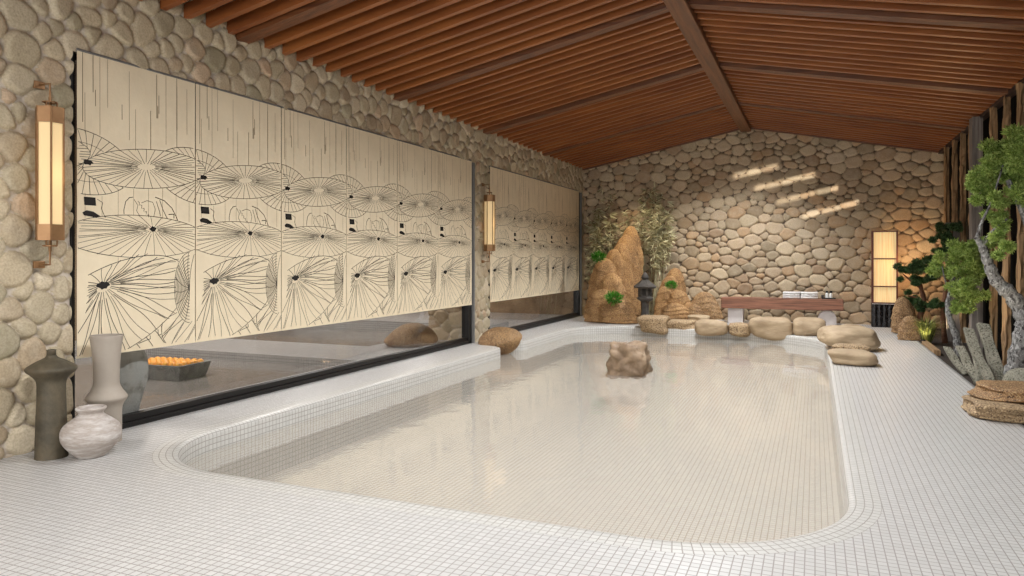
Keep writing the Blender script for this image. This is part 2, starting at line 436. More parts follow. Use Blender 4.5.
# windows (y0,y1) on the left wall
W1 = (4.29, 12.22); W2 = (13.0, 19.0); WT = 3.40
sp = (*sites(16.6, 4.6, 3, .065, .14, 1.0), 1.0, (2.9, -.2))
parts = []
for (y0, y1, z0, z1, res) in ((2.95, W1[0], -.1, 4.36, .0125), (W1[0], W1[1], WT, 4.36, .0145), (W1[1], W2[0], -.1, 4.36, .014), (W2[0], W2[1], WT, 4.36, .02), (W2[1], YB + .05, -.1, 4.36, .02)):
    G, H, V, Mk, Q = wall_patch(y0, y1, z0, z1, res, sp)
    parts.append((np.c_[XL + H - .02, G[:, 0], G[:, 1]], Q, V, Mk))
V, Q, a, b = join(parts)
o = fast('wall_left', V, Q[:, ::-1], 'stone', None, True, {'stone': a, 'mortar': b}); props(o, kind='structure')
# the return of stone outside the window, beyond the first window
parts = []
sp2 = (*sites(2.2, 4.4, 8, .09, .16, 1.15), 1.15, (-7.4, -.2))
G, H, V, Mk, Q = wall_patch(-7.02, XL - .12, -.1, 4.2, .02, sp2)
parts.append((np.c_[G[:, 0], W1[1] + .25 - H, G[:, 1]], Q, V, Mk))
V, Q, a, b = join(parts)
o = fast('wall_outer_return', V, Q, 'stone', None, True, {'stone': a, 'mortar': b}); props(o, kind='structure')
mb = MB(); mb.b2((-7.02, W1[1] + .27, -.1), (XL - .2, W2[0] - .1, 4.2)); mb.b2((XL - .2, W1[1] + .12, -.1), (XL - .04, W2[0] - .1, 4.2))
mb.b2((XL - .2, YF, -.1), (XL - .04, W1[0] - .04, 4.3)); mb.b2((XL - .2, W1[0], WT + .02), (XL - .04, YB, 4.3))
props(mb.build('wall_core', 'plaster'), kind='structure')
# near, unseen run of the left wall
mb = MB(); mb.b2((XL - .04, YF, -.1), (XL + .02, 2.96, 4.3)); props(mb.build('wall_left_near', 'plaster'), kind='structure')
# back wall
sp3 = (*sites(9.2, 5.4, 21, .062, .145, 1.4), 1.35, (XL - .2, -.2))
G, H, V, Mk, Q = wall_patch(XL, XR + .1, -.1, 5.1, .0165, sp3, topf=lambda x: ZE + .3 + (ZR - ZE) * (1 - np.abs(x - XM) / (XM - XL)))
o = fast('wall_back', np.c_[G[:, 0], YB + .02 - H, G[:, 1]], Q, 'stone_back', None, True, {'stone': V, 'mortar': Mk}); props(o, kind='structure')
# right wall: black backing behind the timbers
SX = XR + .06; SL = Vector((4.2, -2.2, 3.9))
holes = []  # unseen slots, cut to shape the added spot into streaks on the back wall
for (ua, va, ub, vb) in ((734, 176, 778, 166), (755, 188.5, 815, 174.5), (777, 202, 838, 187.5), (803, 216, 859, 202)):
    hq = []
    for (u_, v_) in ((ua, va + 2.6), (ub, vb + 2.6), (ub, vb - 2.6), (ua, va - 2.6)):
        P_ = py(u_, v_, YB - .04); t_ = (SL.x - SX) / (SL.x - P_.x); q_ = SL.lerp(P_, t_); hq.append(Vector((q_.y, q_.z, 0)))
    holes.append(hq)
ow = [Vector((YF, -.1, 0)), Vector((YB + .1, -.1, 0)), Vector((YB + .1, 4.4, 0)), Vector((YF, 4.4, 0))]
tr_ = geometry.tessellate_polygon([ow] + holes); av = [v for l in [ow] + holes for v in l]
o = pyd('wall_right', [(SX, v.x, v.y) for v in av], [tuple(t) for t in tr_], 'darkwall'); props(o, kind='structure')

# ---------------------------------------------------------------- ceiling
mb = MB(); BD = .235
for s in (0, 1):
    x0, x1 = (XL, XM) if s == 0 else (XR + .1, XM)
    z0 = zc(x0) + BD; z1 = ZR + BD
    mb.add([(x0, YF, z0), (x1, YF, z1), (x1, YB, z1), (x0, YB, z0), (x0, YF, z0 + .1), (x1, YF, z1 + .1), (x1, YB, z1 + .1), (x0, YB, z0 + .1)],
           [(0, 1, 2, 3), (4, 7, 6, 5), (0, 4, 5, 1), (2, 6, 7, 3), (0, 3, 7, 4), (1, 5, 6, 2)])
props(mb.build('ceiling', 'board'), kind='structure')
def slats(name, side, ys, wid, dep, zoff=0, m='slat'):
    mb = MB(); x0, x1 = (XL + .01, XM - .10) if side == 0 else (XR + .02, XM + .10)
    for y in ys:
        za, zb = zc(x0) + zoff, zc(x1) + zoff
        v = [(x, yy, z + dz) for (x, z) in ((x0, za), (x1, zb)) for yy in (y - wid / 2, y + wid / 2) for dz in (0, dep)]
        mb.add(v, [(0, 1, 3, 2), (4, 6, 7, 5), (0, 4, 5, 1), (2, 3, 7, 6), (0, 2, 6, 4), (1, 5, 7, 3)])
    return mb.build(name, m)
SP = .29
ys = [y for y in np.arange(YB - .14, YF, -SP)]
rafts = [19.22, 16.05, 12.8, 9.55, 6.3, 3.05, -.2]
for s, nm in ((0, 'ceiling_slats_left'), (1, 'ceiling_slats_right')):
    props(slats(nm, s, ys, .074, .135), kind='structure')
for k, y in enumerate(rafts):
    for s in (0, 1):
        props(slats('trim_%d' % (2 * k + s + 1), s, [y], .19 if k else .12, .16, -.03, 'beam_x'), kind='structure')
mb = MB(); mb.b2((XM - .13, YF, ZR - .12), (XM + .13, YB - .02, ZR + .2), bev=.01); props(mb.build('ceiling_ridge_beam', 'beam'), kind='structure')
mb = MB(); mb.b2((XR - .06, YF, ZE - .04), (XR + .05, YB - .03, ZE + .02)); props(mb.build('trim_20', 'board'), kind='structure')

# ---------------------------------------------------------------- pool outline and deck
def arc(cx, cy, r, a0, a1, n=14):
    return [(cx + r * math.cos(math.radians(a0 + (a1 - a0) * k / n)), cy + r * math.sin(math.radians(a0 + (a1 - a0) * k / n))) for k in range(n + 1)]
PX0, PX1, PY0, PY1 = -5.13, .20, 4.12, 16.5
ol = []
ol += arc(PX1 - 1.15, PY0 + 1.15, 1.15, -90, 0, 18)
ol += [(PX1, 6 + k) for k in range(0, 8)]
ol += [(PX1, 13.6)] + arc(PX1 - 1.6, PY1 - 1.9, 1.6, 10, 80, 12)[1:]
ol = [p for p in ol]
ol += [(-1.6, PY1), (-2.6, PY1), (-3.6, PY1)] + arc(PX0 + 1.1, PY1 - 1.1, 1.1, 90, 180, 14)
nt = [(PX0, 13.2), (PX0, 12.95), (-5.17, 12.8), (-5.28, 12.68), (-5.42, 12.58), (-5.48, 12.4), (-5.48, 12.15), (-5.42, 12.0), (-5.3, 11.92), (-5.2, 11.82), (-5.14, 11.68), (PX0, 11.5)]
ol += nt + [(PX0, 10.5), (PX0, 9), (PX0, 7.5), (PX0, 6.3)] + arc(PX0 + 1.0, PY0 + 1.0, 1.0, 180, 270, 16)
# resample
def resample(pts, d):
    out = []; n = len(pts)
    for i in range(n):
        a = Vector(pts[i]); b = Vector(pts[(i + 1) % n]); L = (b - a).length
        if L < 1e-6: continue
        k = max(1, round(L / d)); out += [a.lerp(b, j / k) for j in range(k)]
    return out
OL = resample(ol, .12); N = len(OL)
nrm = []
for i in range(N):
    t = (OL[(i + 1) % N] - OL[i - 1]).normalized(); nrm.append(Vector((t.y, -t.x)))   # outward for a counter-clockwise loop
area = sum(OL[i].x * OL[(i + 1) % N].y - OL[(i + 1) % N].x * OL[i].y for i in range(N))
if area < 0: nrm = [-n for n in nrm]
RW = .20
profile = [(RW, 0.0), (.10, .0), (.04, -.001), (.016, -.008), (.004, -.02), (0, -.04), (0, -.40), (0, -.62)]
vs = []; fs = []; uvs = []
arcl = [0]
for i in range(N): arcl.append(arcl[-1] + (OL[(i + 1) % N] - OL[i]).length)
acc = [0]
for j in range(1, len(profile)): acc.append(acc[-1] + math.hypot(profile[j][0] - profile[j - 1][0], profile[j][1] - profile[j - 1][1]))
for i in range(N):
    for (d, z) in profile: p = OL[i] + nrm[i] * d; vs.append((p.x, p.y, z))
K = len(profile)
for i in range(N):
    j = (i + 1) % N
    for k in range(K - 1):
        fs.append((i * K + k, j * K + k, j * K + k + 1, i * K + k + 1))
        uvs += [(arcl[i], acc[k]), (arcl[i + 1], acc[k]), (arcl[i + 1], acc[k + 1]), (arcl[i], acc[k + 1])]
if area > 0: pass
o = pyd('floor_pool_rim', vs, fs, 'tile_uv', None, True); props(o, kind='structure')
uvl = o.data.uv_layers.new(name='UVMap')
uvl.data.foreach_set('uv', np.array(uvs, dtype=np.float32).ravel())
# pool bottom
bot = [(p.x, p.y, -.62) for p in OL]
pyd_o = pyd('floor_pool_bottom', bot, [tuple(range(N))], 'tile_pool'); props(pyd_o, kind='structure')
# deck
outer = [(XL - .02, YF), (GX, YF), (GX, YB + .05), (XL - .02, YB + .05)]
hole = [(OL[i] + nrm[i] * RW) for i in range(N)]
pl = [[Vector((*p, 0)) for p in outer], [Vector((p.x, p.y, 0)) for p in hole]]
tris = geometry.tessellate_polygon(pl); allv = [v for l in pl for v in l]
o = pyd('floor', allv, [tuple(t) for t in tris], 'tile'); props(o, kind='structure')
me = o.data; bm = bmesh.new(); bm.from_mesh(me)
for f in bm.faces:
    if f.normal.z < 0: f.normal_flip()
bm.to_mesh(me); bm.free()
mb = MB(); mb.b2((GX, YF, -.12), (XR + .1, YB, -.04)); o = mb.build('floor_garden_bed', 'soil'); props(o, kind='structure')
mb = MB(); mb.b2((GX - .012, YF, -.12), (GX + .012, YB, .004)); o = mb.build('trim_21', 'greymetal'); props(o, kind='structure')
# water
wv = [(p.x, p.y, WZ) for p in OL]
o = pyd('pool_water', wv, [tuple(range(N))], 'water'); props(o, 'milky beige water filling the tiled pool', 'water', kind='stuff')

# ---------------------------------------------------------------- outside the windows
mb = MB()
mb.b2((-6.57, 1, -.6), (XL - .15, YB, 0)); mb.b2((-13.2, 9.4, -.6), (-6.57, 11.0, 0)); mb.b2((-7.45, 11.0, -.6), (-6.57, 14.4, 0))
mb.b2((-13.2, 14.4, -.6), (-6.57, 15.4, .12)); mb.b2((-13.2, 15.4, -.6), (-6.57, YB, 0)); mb.b2((-13.2, 1, -.6), (-11.8, 9.4, .0))
mb.b2((-13.2, 1, -.7), (-6.0, YB, -.6))
mb.b2((XL - .16, 1, -.6), (XL - .0, YB, -.002))
props(mb.build('floor_outside', 'tile_out'), kind='structure')
mb = MB(); mb.b2((-13.4, 1, -.6), (-13.2, YB, 4)); mb.b2((-13.4, YB, -.6), (XL - .1, YB + .2, 4)); mb.b2((-13.4, .8, -.6), (XL - .1, 1, 4))
props(mb.build('wall_outer_court', 'plaster'), kind='structure')
mb = MB(); mb.b2((-13.4, .8, 4), (XL - .1, YB + .2, 4.1)); props(mb.build('ceiling_outer_court', 'board'), kind='structure')
o = pyd('outer_pool_water', [(-11.8, 1.01, -.13), (-6.57, 1.01, -.13), (-6.57, 9.4, -.13), (-11.8, 9.4, -.13)], [(0, 1, 2, 3)], 'water_out')
props(o, 'brownish water of the near outer pool behind the long window', 'water', kind='stuff')
o = pyd('outer_pool_water', [(-13.19, 11, -.13), (-7.45, 11, -.13), (-7.45, 14.4, -.13), (-13.19, 14.4, -.13)], [(0, 1, 2, 3)], 'water_out')
props(o, 'dark water of the far outer pool beyond the tiled divider', 'water', kind='stuff')

# ---------------------------------------------------------------- windows
for k, (y0, y1) in enumerate((W1, W2)):
    mb = MB(); x0, x1 = XL - .14, XL + .005
    mb.b2((x0, y0, -.01), (x1, y1, .05)); mb.b2((x0 + .03, y0, .05), (x1 - .03, y1, .11))
    mb.b2((x0, y0, 0), (x1, y0 + .03, WT)); mb.b2((x0, y1 - .13, 0), (x1, y1, WT))
    mb.b2((x0, y0, WT - .06), (XL - .03, y1, WT))
    w = mb.build('window_%d' % (k + 1), 'black'); props(w, kind='structure')
    mb = MB(); mb.b2((XL - .02, y1 - .005, 0), (XL + .05, y1 + .05, WT)); props(mb.build('trim_%d' % (22 + k), 'greymetal'), kind='structure')
    mb = MB(); mb.b2((XL - .075, y0 + .03, .1), (XL - .067, y1 - .12, WT - .05)); g = mb.build('glass_pane', 'glass', w)

# ---------------------------------------------------------------- blinds with the parasol drawing
PW, PT, PB = 1.3066, 3.41, .735; PHt = PT - PB
def inside_e(e, x, y):
    dx, dy = (x - e[0]) / e[2], (y - e[1]) / e[3]
    if len(e) > 4:
        c, s = math.cos(e[4]), math.sin(e[4]); dx, dy = (x - e[0]), (y - e[1]); xx = (dx * c + dy * s) / e[2]; yy = (-dx * s + dy * c) / e[3]; dx, dy = xx, yy
    return dx * dx + dy * dy < 1
def drawing(variant, w):
    """list of polylines in panel units (x 0..w metres, y down metres) with widths"""
    r = random.Random(5)
    X = lambda a: a * w; Yy = lambda b: b * PHt
    lines = []; front = []
    def add(pts, wd, mat=0):
        lines.append((pts, wd, mat, list(front)))
    def para(cx, cy, ex, ey, rx, ry, n, hub=.03, wd=.0055, rot=0, wob=.012, ring=()):
        e = (ex, ey, rx, ry, rot)
        c, s = math.cos(rot), math.sin(rot)
        rim = lambda a: (ex + rx * math.cos(a) * c - ry * math.sin(a) * s, ey + rx * math.cos(a) * s + ry * math.sin(a) * c)
        add([rim(2 * PI * k / 72) for k in range(73)], wd * 1.1)
        for q in ring: add([(cx + (rim(2 * PI * k / 60)[0] - cx) * q, cy + (rim(2 * PI * k / 60)[1] - cy) * q) for k in range(61)], wd * .7)
        for k in range(n):
            a = 2 * PI * k / n + .05; x1, y1 = rim(a); ph = r.uniform(0, 6)
            pts = []
            for j in range(13):
                t0 = .09 + (.10 if k % 2 else 0) + (.06 if hub < .01 else 0); t = t0 + j / 12 * (1 - t0)
                ox = math.sin(t * 5 + ph) * wob * t; pts.append((cx + (x1 - cx) * t - (y1 - cy) * ox, cy + (y1 - cy) * t + (x1 - cx) * ox))
            add(pts, wd * r.uniform(.75, 1.1))
        if hub > .01:
            m = [(cx + hub * math.cos(a / 14 * 2 * PI) * r.uniform(.8, 1.5), cy + .6 * hub * math.sin(a / 14 * 2 * PI) * r.uniform(.7, 1.4)) for a in range(14)]
            lines.append((m, 'fill', 0, []))
        front.append(e)
    for sh in (0, 1, -1):
        pass
    # front to back; each element is repeated a panel to the left and right so the picture runs on
    def rep(fn):
        for sh in (0, -w, w): fn(sh)
    # lattice parasol at the right
    def lat(s):
        e = (X(.94) + s, Yy(.79), .19, .36)
        for k in range(11):
            q = (k + 1) / 11
            add([(e[0] + e[2] * q * math.cos(a / 20 * PI + PI / 2), e[1] + e[3] * q * math.sin(a / 20 * PI + PI / 2) * 1.0) for a in range(21)], .005)
        for k in range(9):
            a = PI / 2 + PI * k / 8
            add([(e[0] + e[2] * t / 8 * math.cos(a + .04 * t), e[1] + e[3] * t / 8 * math.sin(a + .04 * t)) for t in range(9)], .005)
        front.append(e)
    rep(lat)
    rep(lambda s: para(X(.19) + s, Yy(.769), X(.30) + s, Yy(.85), X(.66), Yy(.15), 50, .05, .0052, -.38, .05))
    rep(lambda s: para(X(.60) + s, Yy(.571), X(.50) + s, Yy(.60), X(.60), Yy(.075), 38, .036, .0042, 0))
    rep(lambda s: para(X(.54) + s, Yy(.348), X(.57) + s, Yy(.355), X(.53), Yy(.070), 42, 0.004, .0042, -.10))
    rep(lambda s: para(X(.08) + s, Yy(.361), X(.02) + s, Yy(.36), X(.40), Yy(.105), 40, .038, .0046, .12, ring=(.6,)))
    # hanging cloth squares and the diagonal waves at the foot
    for s in (0, w, -w):
        for k in range(4):
            x0 = X(.30 + .17 * k) + s; y0 = Yy(.955 - .02 * k)
            add([(x0, y0), (x0 + .13, y0 - .03), (x0 + .14, y0 + .09), (x0 + .01, y0 + .12), (x0, y0)], .006)
            add([(x0 + .06 + .015 * math.cos(a), y0 + .04 + .015 * math.sin(a)) for a in np.linspace(0, 6.3, 9)], .004)
    for k in range(13):
        x0 = -.4 + .16 * k
        add([(x0 + t * .055, PHt * .86 + t * .052 + .02 * math.sin(t * 1.1 + k)) for t in range(10)], .006)
    # figures under the parasols: heads, hair, sleeves
    for s in (0,):
        def blob(cx, cy, a, b, n=12): lines.append(([(cx + a * math.cos(2 * PI * k / n), cy + b * math.sin(2 * PI * k / n)) for k in range(n)], 'fill', 0, []))
        add_rect = [(X(.05), Yy(.475)), (X(.135), Yy(.475)), (X(.14), Yy(.502)), (X(.055), Yy(.502))]
        lines.append((add_rect, 'fill', 0, []))
        lines.append(([(X(.04), Yy(.527)), (X(.07), Yy(.519)), (X(.12), Yy(.522)), (X(.18), Yy(.538)), (X(.12), Yy(.54)), (X(.05), Yy(.536))], 'fill', 0, []))
        add([(X(.15), Yy(.48)), (X(.19), Yy(.49)), (X(.18), Yy(.51)), (X(.21), Yy(.54))], .005)
        add([(X(.36), Yy(.55)), (X(.355), Yy(.51)), (X(.37), Yy(.48)), (X(.40), Yy(.465)), (X(.43), Yy(.462))], .006)
        add([(X(.44), Yy(.47)), (X(.47), Yy(.49)), (X(.46), Yy(.51)), (X(.49), Yy(.53)), (X(.53), Yy(.54))], .004)
        add([(X(.50), Yy(.48)), (X(.55), Yy(.47)), (X(.60), Yy(.475)), (X(.62), Yy(.50)), (X(.60), Yy(.54))], .004)
        add([(X(.62), Yy(.455)), (X(.70), Yy(.465)), (X(.77), Yy(.49)), (X(.81), Yy(.52)), (X(.84), Yy(.55))], .007)
        add([(X(.66), Yy(.465)), (X(.69), Yy(.50)), (X(.74), Yy(.54))], .006)
        add([(X(.63), Yy(.47)), (X(.66), Yy(.51)), (X(.68), Yy(.55))], .005)
        add([(X(.74), Yy(.515)), (X(.79), Yy(.512)), (X(.79), Yy(.545))], .007)
        for q in range(6): add([(X(.47 + .02 * q), Yy(.475 + .012 * q)), (X(.485 + .02 * q), Yy(.48 + .01 * q)), (X(.48 + .02 * q), Yy(.49 + .01 * q))], .004)
    # fine rain lines from the top
    rr = random.Random(31 + variant)
    for k in range(17):
        x = rr.uniform(.03, .97) * w; y1 = rr.uniform(.12, .33) * PHt * (1.6 if k % 5 == 0 else 1)
        add([(x, 0.003 + (rr.uniform(0, .15) * PHt if k % 3 else 0)), (x + .001, y1)], .0032 if k % 2 else .0055, 1)
    for k in range(8):
        x = (.06 + .125 * k) * w; add([(x, rr.uniform(.3, .4) * PHt), (x, rr.uniform(.5, .7) * PHt)], .0028, 1)
    return lines
def panel(w, variant):
    mb = MB()
    def put(p): return (0.0, p[0], -p[1])
    for pts, wd, mi, front in drawing(variant, w):
        if wd == 'fill':
            pts = [(min(max(p[0], .001), w - .001), min(max(p[1], 0.001), PHt - .004)) for p in pts]
            if max(p[0] for p in pts) - min(p[0] for p in pts) < .004: continue
            a = [(.0035, p[0], -p[1]) for p in pts]; n = len(a)
            cx = sum(p[1] for p in a) / n; cz = sum(p[2] for p in a) / n
            mb.add([(.0035, cx, cz)] + a, [(0, 1 + i, 1 + (i + 1) % n) for i in range(n)], mi); continue
        # subdivide
        q = []
        for i in range(len(pts) - 1):
            a = Vector(pts[i]); b = Vector(pts[i + 1]); k = max(1, int((b - a).length / .03))
            q += [a.lerp(b, j / k) for j in range(k)]
        q.append(Vector(pts[-1]))
        for i in range(len(q) - 1):
            a, b = q[i], q[i + 1]; m = (a + b) / 2
            if not (.003 < m.x < w - .003 and .003 < m.y < PHt - .012 and 0 < a.x < w and 0 < b.x < w and a.y < PHt and b.y < PHt): continue
            if any(inside_e(e, m.x, m.y) for e in front): continue
            d = (b - a)
            if d.length < 1e-6: continue
            n = Vector((-d.y, d.x)).normalized() * wd / 2; e = d.normalized() * wd * .1
            zo = .0025
            mb.add([(zo, (a + n - e).x, -(a + n - e).y), (zo, (b + n + e).x, -(b + n + e).y), (zo, (b - n + e).x, -(b - n + e).y), (zo, (a - n - e).x, -(a - n - e).y)], [(0, 3, 2, 1)], mi)
    return mb
def make_blind(w, variant, label, group):
    t = thing('roller_blind', label, 'blind', group=group)
    mb = MB(); ny, nz = 12, 40
    vs = []; fs = []
    for sgn in (0, 1):
        for i in range(ny + 1):
            for j in range(nz + 1):
                y = .006 + (w - .012) * i / ny; z = -PHt * j / nz
                vs.append((-.004 * (1 - sgn), y, z))
    st = (ny + 1) * (nz + 1)
    for i in range(ny):
        for j in range(nz):
            a = i * (nz + 1) + j; f = (a, a + 1, a + nz + 2, a + nz + 1)
            fs.append(tuple(x + st for x in f)); fs.append(f[::-1])
    mb.add(vs, fs); mb.build('fabric', 'blind', t)
    panel(w, variant).build('printed_drawing', ['ink', 'ink2'], t)
    m2 = MB(); m2.b2((-.012, .004, -PHt - .012), (.005, w - .004, -PHt + .006)); m2.build('bottom_rail', 'blind', t)
    m2 = MB(); m2.tube([(-.02, .01, .01), (-.02, w - .01, .01)], .018, 12); m2.build('roller_tube', 'greymetal', t)
    return t
def dup(root, loc, label=None):
    r = root.copy(); C.objects.link(r); r.location = loc
    if label: r['label'] = label
    for ch in list(root.children):
        c = ch.copy(); C.objects.link(c); c.parent = r
        for g in list(ch.children):
            d = g.copy(); C.objects.link(d); d.parent = c
    return r
ordw = ['nearest the dark vase, at the left end', 'second from the left end', 'third from the left end', 'fourth from the left end', 'fifth, next to the last', 'at the right end, beside the stone pier']
b0 = make_blind(PW, 0, 'cream roller blind with ink parasols, long window, ' + ordw[0], 'parasol blinds of the long window')
BX = XL + .04
b0.location = (BX, W1[0] + .02, PT)
for k in range(1, 6): dup(b0, (BX, W1[0] + .02 + PW * k, PT), 'cream roller blind with ink parasols, long window, ' + ordw[k])
PW2 = 1.166
ord2 = ['just right of the pier with the sconce', 'second from the pier', 'third from the pier, the middle one', 'fourth from the pier', 'farthest, at the room corner']
c0 = make_blind(PW2, 3, 'cream roller blind with ink parasols, far window, ' + ord2[0], 'parasol blinds of the far window')
c0.location = (BX, W2[0] - .03, PT)
for k in range(1, 5): dup(c0, (BX, W2[0] - .03 + PW2 * k, PT), 'cream roller blind with ink parasols, far window, ' + ord2[k])

# ---------------------------------------------------------------- sconces
def make_sconce(label):
    t = thing('wall_sconce', label, 'wall lamp', group='brass lantern sconces')
    hz = .545; r = .105; a0 = PI / 6
    mb = MB()
    for k in range(6):
        a = a0 + PI / 3 * k; mb.tube([(r * math.cos(a), r * math.sin(a), -hz), (r * math.cos(a), r * math.sin(a), hz)], .008, 6)
    mb.build('frame', 'brass', t)
    for s in (1, -1):
        mb = MB(); z0, z1 = sorted((s * hz, s * (hz - .13)))
        mb.lathe([(r + .006, z0), (r + .006, z1)], 6, rot0=a0); mb.build('end_cap', 'brass', t)
        mb = MB(); zt = s * (hz + .0)
        mb.tube([(0, 0, zt), (0, 0, zt + s * .09)], .012, 8)
        for k in range(3):
            a = a0 + PI * 2 / 3 * k + .5; mb.tube([(.05 * math.cos(a), .05 * math.sin(a), zt), (.05 * math.cos(a), .05 * math.sin(a), zt + s * .045)], .007, 6)
        mb.tube([(.05 * math.cos(x), .05 * math.sin(x), zt + s * .045) for x in np.linspace(0, 2 * PI, 13)], .007, 6)
        mb.build('finial', 'brass', t)
        mb = MB(); mb.tube([(0, 0, zt + s * .085), (0, 0, zt + s * .20), (-.14, 0, zt + s * .20)], .008, 8)
        mb.b2((-.15, -.045, zt + s * .20 - .03), (-.125, .045, zt + s * .20 + .03), bev=.004)
        mb.build('bracket', 'brass', t)
    mb = MB(); mb.lathe([(r - .008, -hz + .13), (r - .008, hz - .13)], 6, rot0=a0); mb.build('shade', 'glow', t)
    return t
s0 = make_sconce('tall brass lantern sconce on stones above the dark vase')
s0.location = (XL + .17, 3.985, 2.29)
s1 = dup(s0, (XL + .17, 12.66, 2.275), 'tall brass lantern sconce on the stone pier between the windows')
s2 = dup(s0, (-13.02, 10.3, 1.75), 'brass lantern sconce on the far wall of the outer court')
for (x, y, z) in ((XL + .17, 3.985, 2.29), (XL + .17, 12.66, 2.275)):
    L = bpy.data.lights.new('sconce_light', 'POINT'); L.energy = .5; L.color = (1, .72, .42); L.shadow_soft_size = .12
    lo = bpy.data.objects.new('sconce_light', L); C.objects.link(lo); lo.location = (x + .22, y, z)

# ---------------------------------------------------------------- vases
t = thing('tall_vase', 'charcoal clay vase with flared shoulders and narrow spout', 'vase', (-5.66, 3.90, 0))
mb = MB(); mb.lathe(prof_s([(.0, 0), (.112, 0), (.116, .02), (.110, .25), (.102, .50), (.104, .60), (.125, .645), (.172, .69), (.183, .715), (.165, .735), (.10, .775), (.05, .80), (.034, .82)]), 40)
mb.build('body', 'vase_dark', t, True)
mb = MB(); mb.lathe([(.034, .81), (.033, .85), (.036, .862), (.026, .865), (.022, .83)], 24); mb.build('spout', 'vase_dark', t, True)
def jar(name, label, loc, prof, m, cat='vase'):
    mb = MB(); mb.lathe(prof_s(prof, 8), 48); o = mb.build(name, m, None, True); o.location = loc
    return props(o, label, cat)
jar('waisted_vase', 'tall matt beige vase with flared neck behind the white pot', (-5.70, 4.42, 0),
    [(0, 0), (.11, 0), (.118, .02), (.12, .15), (.122, .28), (.135, .33), (.163, .375), (.16, .40), (.125, .45), (.103, .51), (.103, .62), (.115, .80), (.130, .912), (.124, .92), (.11, .84), (.09, .6), (.08, .5)], 'vase_beige')
jar('squat_pot', 'squat whitewashed round pot with a short rolled rim', (-5.40, 4.05, 0),
    [(0, 0), (.09, 0), (.12, .015), (.20, .11), (.22, .18), (.20, .25), (.12, .315), (.095, .335), (.09, .355), (.108, .375), (.112, .39), (.095, .395), (.075, .36), (.07, .33)], 'vase_white')
jar('worn_jar', 'weathered grey urn standing outside behind the window glass', (-6.28, 5.05, 0),
    [(0, 0), (.10, 0), (.12, .02), (.17, .22), (.22, .42), (.215, .60), (.17, .72), (.145, .76), (.185, .80), (.185, .82), (.15, .80), (.12, .74), (.15, .6)], 'vase_grey')

# ---------------------------------------------------------------- tray with oranges
TC = Vector((-8.72, 7.75, -.13)); tr = thing('fruit_tray', 'long grey stone tray of oranges on the outer pool water', 'tray', TC, .1)
mb = MB(); L_, W_, H_ = .50, .32, .21
o_b = [(-L_ + .06, -W_ + .05, 0), (L_ - .06, -W_ + .05, 0), (L_ - .06, W_ - .05, 0), (-L_ + .06, W_ - .05, 0)]
o_t = [(-L_, -W_, H_), (L_, -W_, H_), (L_, W_, H_), (-L_, W_, H_)]
i_t = [(-L_ + .03, -W_ + .03, H_), (L_ - .03, -W_ + .03, H_), (L_ - .03, W_ - .03, H_), (-L_ + .03, W_ - .03, H_)]
i_b = [(-L_ + .08, -W_ + .07, .15), (L_ - .08, -W_ + .07, .15), (L_ - .08, W_ - .07, .15), (-L_ + .08, W_ - .07, .15)]
vs = o_b + o_t + i_t + i_b; fs = [(3, 2, 1, 0)]
for a in (0, 4, 8):
    for k in range(4): fs.append((a + k, a + (k + 1) % 4, a + 4 + (k + 1) % 4, a + 4 + k))
fs.append((12, 13, 14, 15)); mb.add(vs, fs); mb.build('tray_body', 'tray', tr)
Vo, Fo = ico(3); Vo = Vo * .052 * np.array([1, 1, .92]); Vo = Vo - np.array([0, 0, .006]) * np.exp(-((Vo[:, :1] ** 2 + Vo[:, 1:2] ** 2) / .0001)) * (Vo[:, 2:] > 0)
og = fast('orange', Vo, Fo, 'orange', None, True, k=3); props(og, 'small orange lying in the grey stone tray outside', 'fruit', 'oranges in the stone tray')
k = 0
for i in range(8):
    for j in range(5):
        o = og if k == 0 else og.copy()
        if k: C.objects.link(o)
        x, y = -.385 + .11 * i + random.uniform(-.004, .004), -.21 + .105 * j + random.uniform(-.006, .006)
        o.location = TC + Matrix.Rotation(.1, 3, 'Z') @ Vector((x, y, .15 + .049)); o.rotation_euler = (random.uniform(-.5, .5), random.uniform(-.5, .5), random.uniform(0, 6)); k += 1

# ---------------------------------------------------------------- boulders
rock('boulder', 'brown speckled boulder at the pool edge below the pier', (-5.38, 12.25, .06), (.80, .66, .52), 'brownrock', 41, planes=10, noise=.07, boxy=2.2)
rock('boulder', 'brown boulder outside, seen through the end of the long window', (-6.85, 11.55, .17), (.9, 1.2, .50), 'brownrock', 44, planes=8, noise=.07, boxy=2.3)
# angular rock standing in the pool
pr = pz(628, 377, WZ)
rock('pool_rock', 'angular pale brown rock standing in the middle of the pool', (pr.x - .06, pr.y + .3, .03), (.64, .56, .60), 'poolrock', 92, planes=0, noise=.36, nscale=2.1, boxy=9, taper=.12)
G1 = None
rock_px('edge_rock', 'blocky speckled rock in front of the stone lantern', 638, 669, 314.5, 335, 16.5, 'granite', 3, .7, boxy=5, noise=.10, planes=7)
rock_px('edge_rock', 'low speckled rock right of the blocky one at the far edge', 664, 698, 319, 332, 16.75, 'granite', 4, .6, boxy=4, noise=.12, planes=8)
rock_px('edge_rock', 'thin pale rock slab behind the low speckled rock', 686, 710, 314.5, 322, 17.2, 'sand', 5, .5, boxy=4, noise=.06)
rock_px('edge_rock', 'smooth sandstone rock left of the small rough one', 695, 729, 318.5, 336, 16.4, 'sand', 6, .7, boxy=4, noise=.08, planes=8)
rock_px('edge_rock', 'small rough brown rock below the left bench leg', 727.5, 751, 322, 338, 16.35, 'granite', 7, .5, boxy=4, noise=.14, planes=8)
rock_px('edge_rock', 'wide smooth sandstone rock below the middle of the bench', 745, 794, 315.5, 340.5, 16.35, 'sand', 8, .9, boxy=4, noise=.07, planes=8)
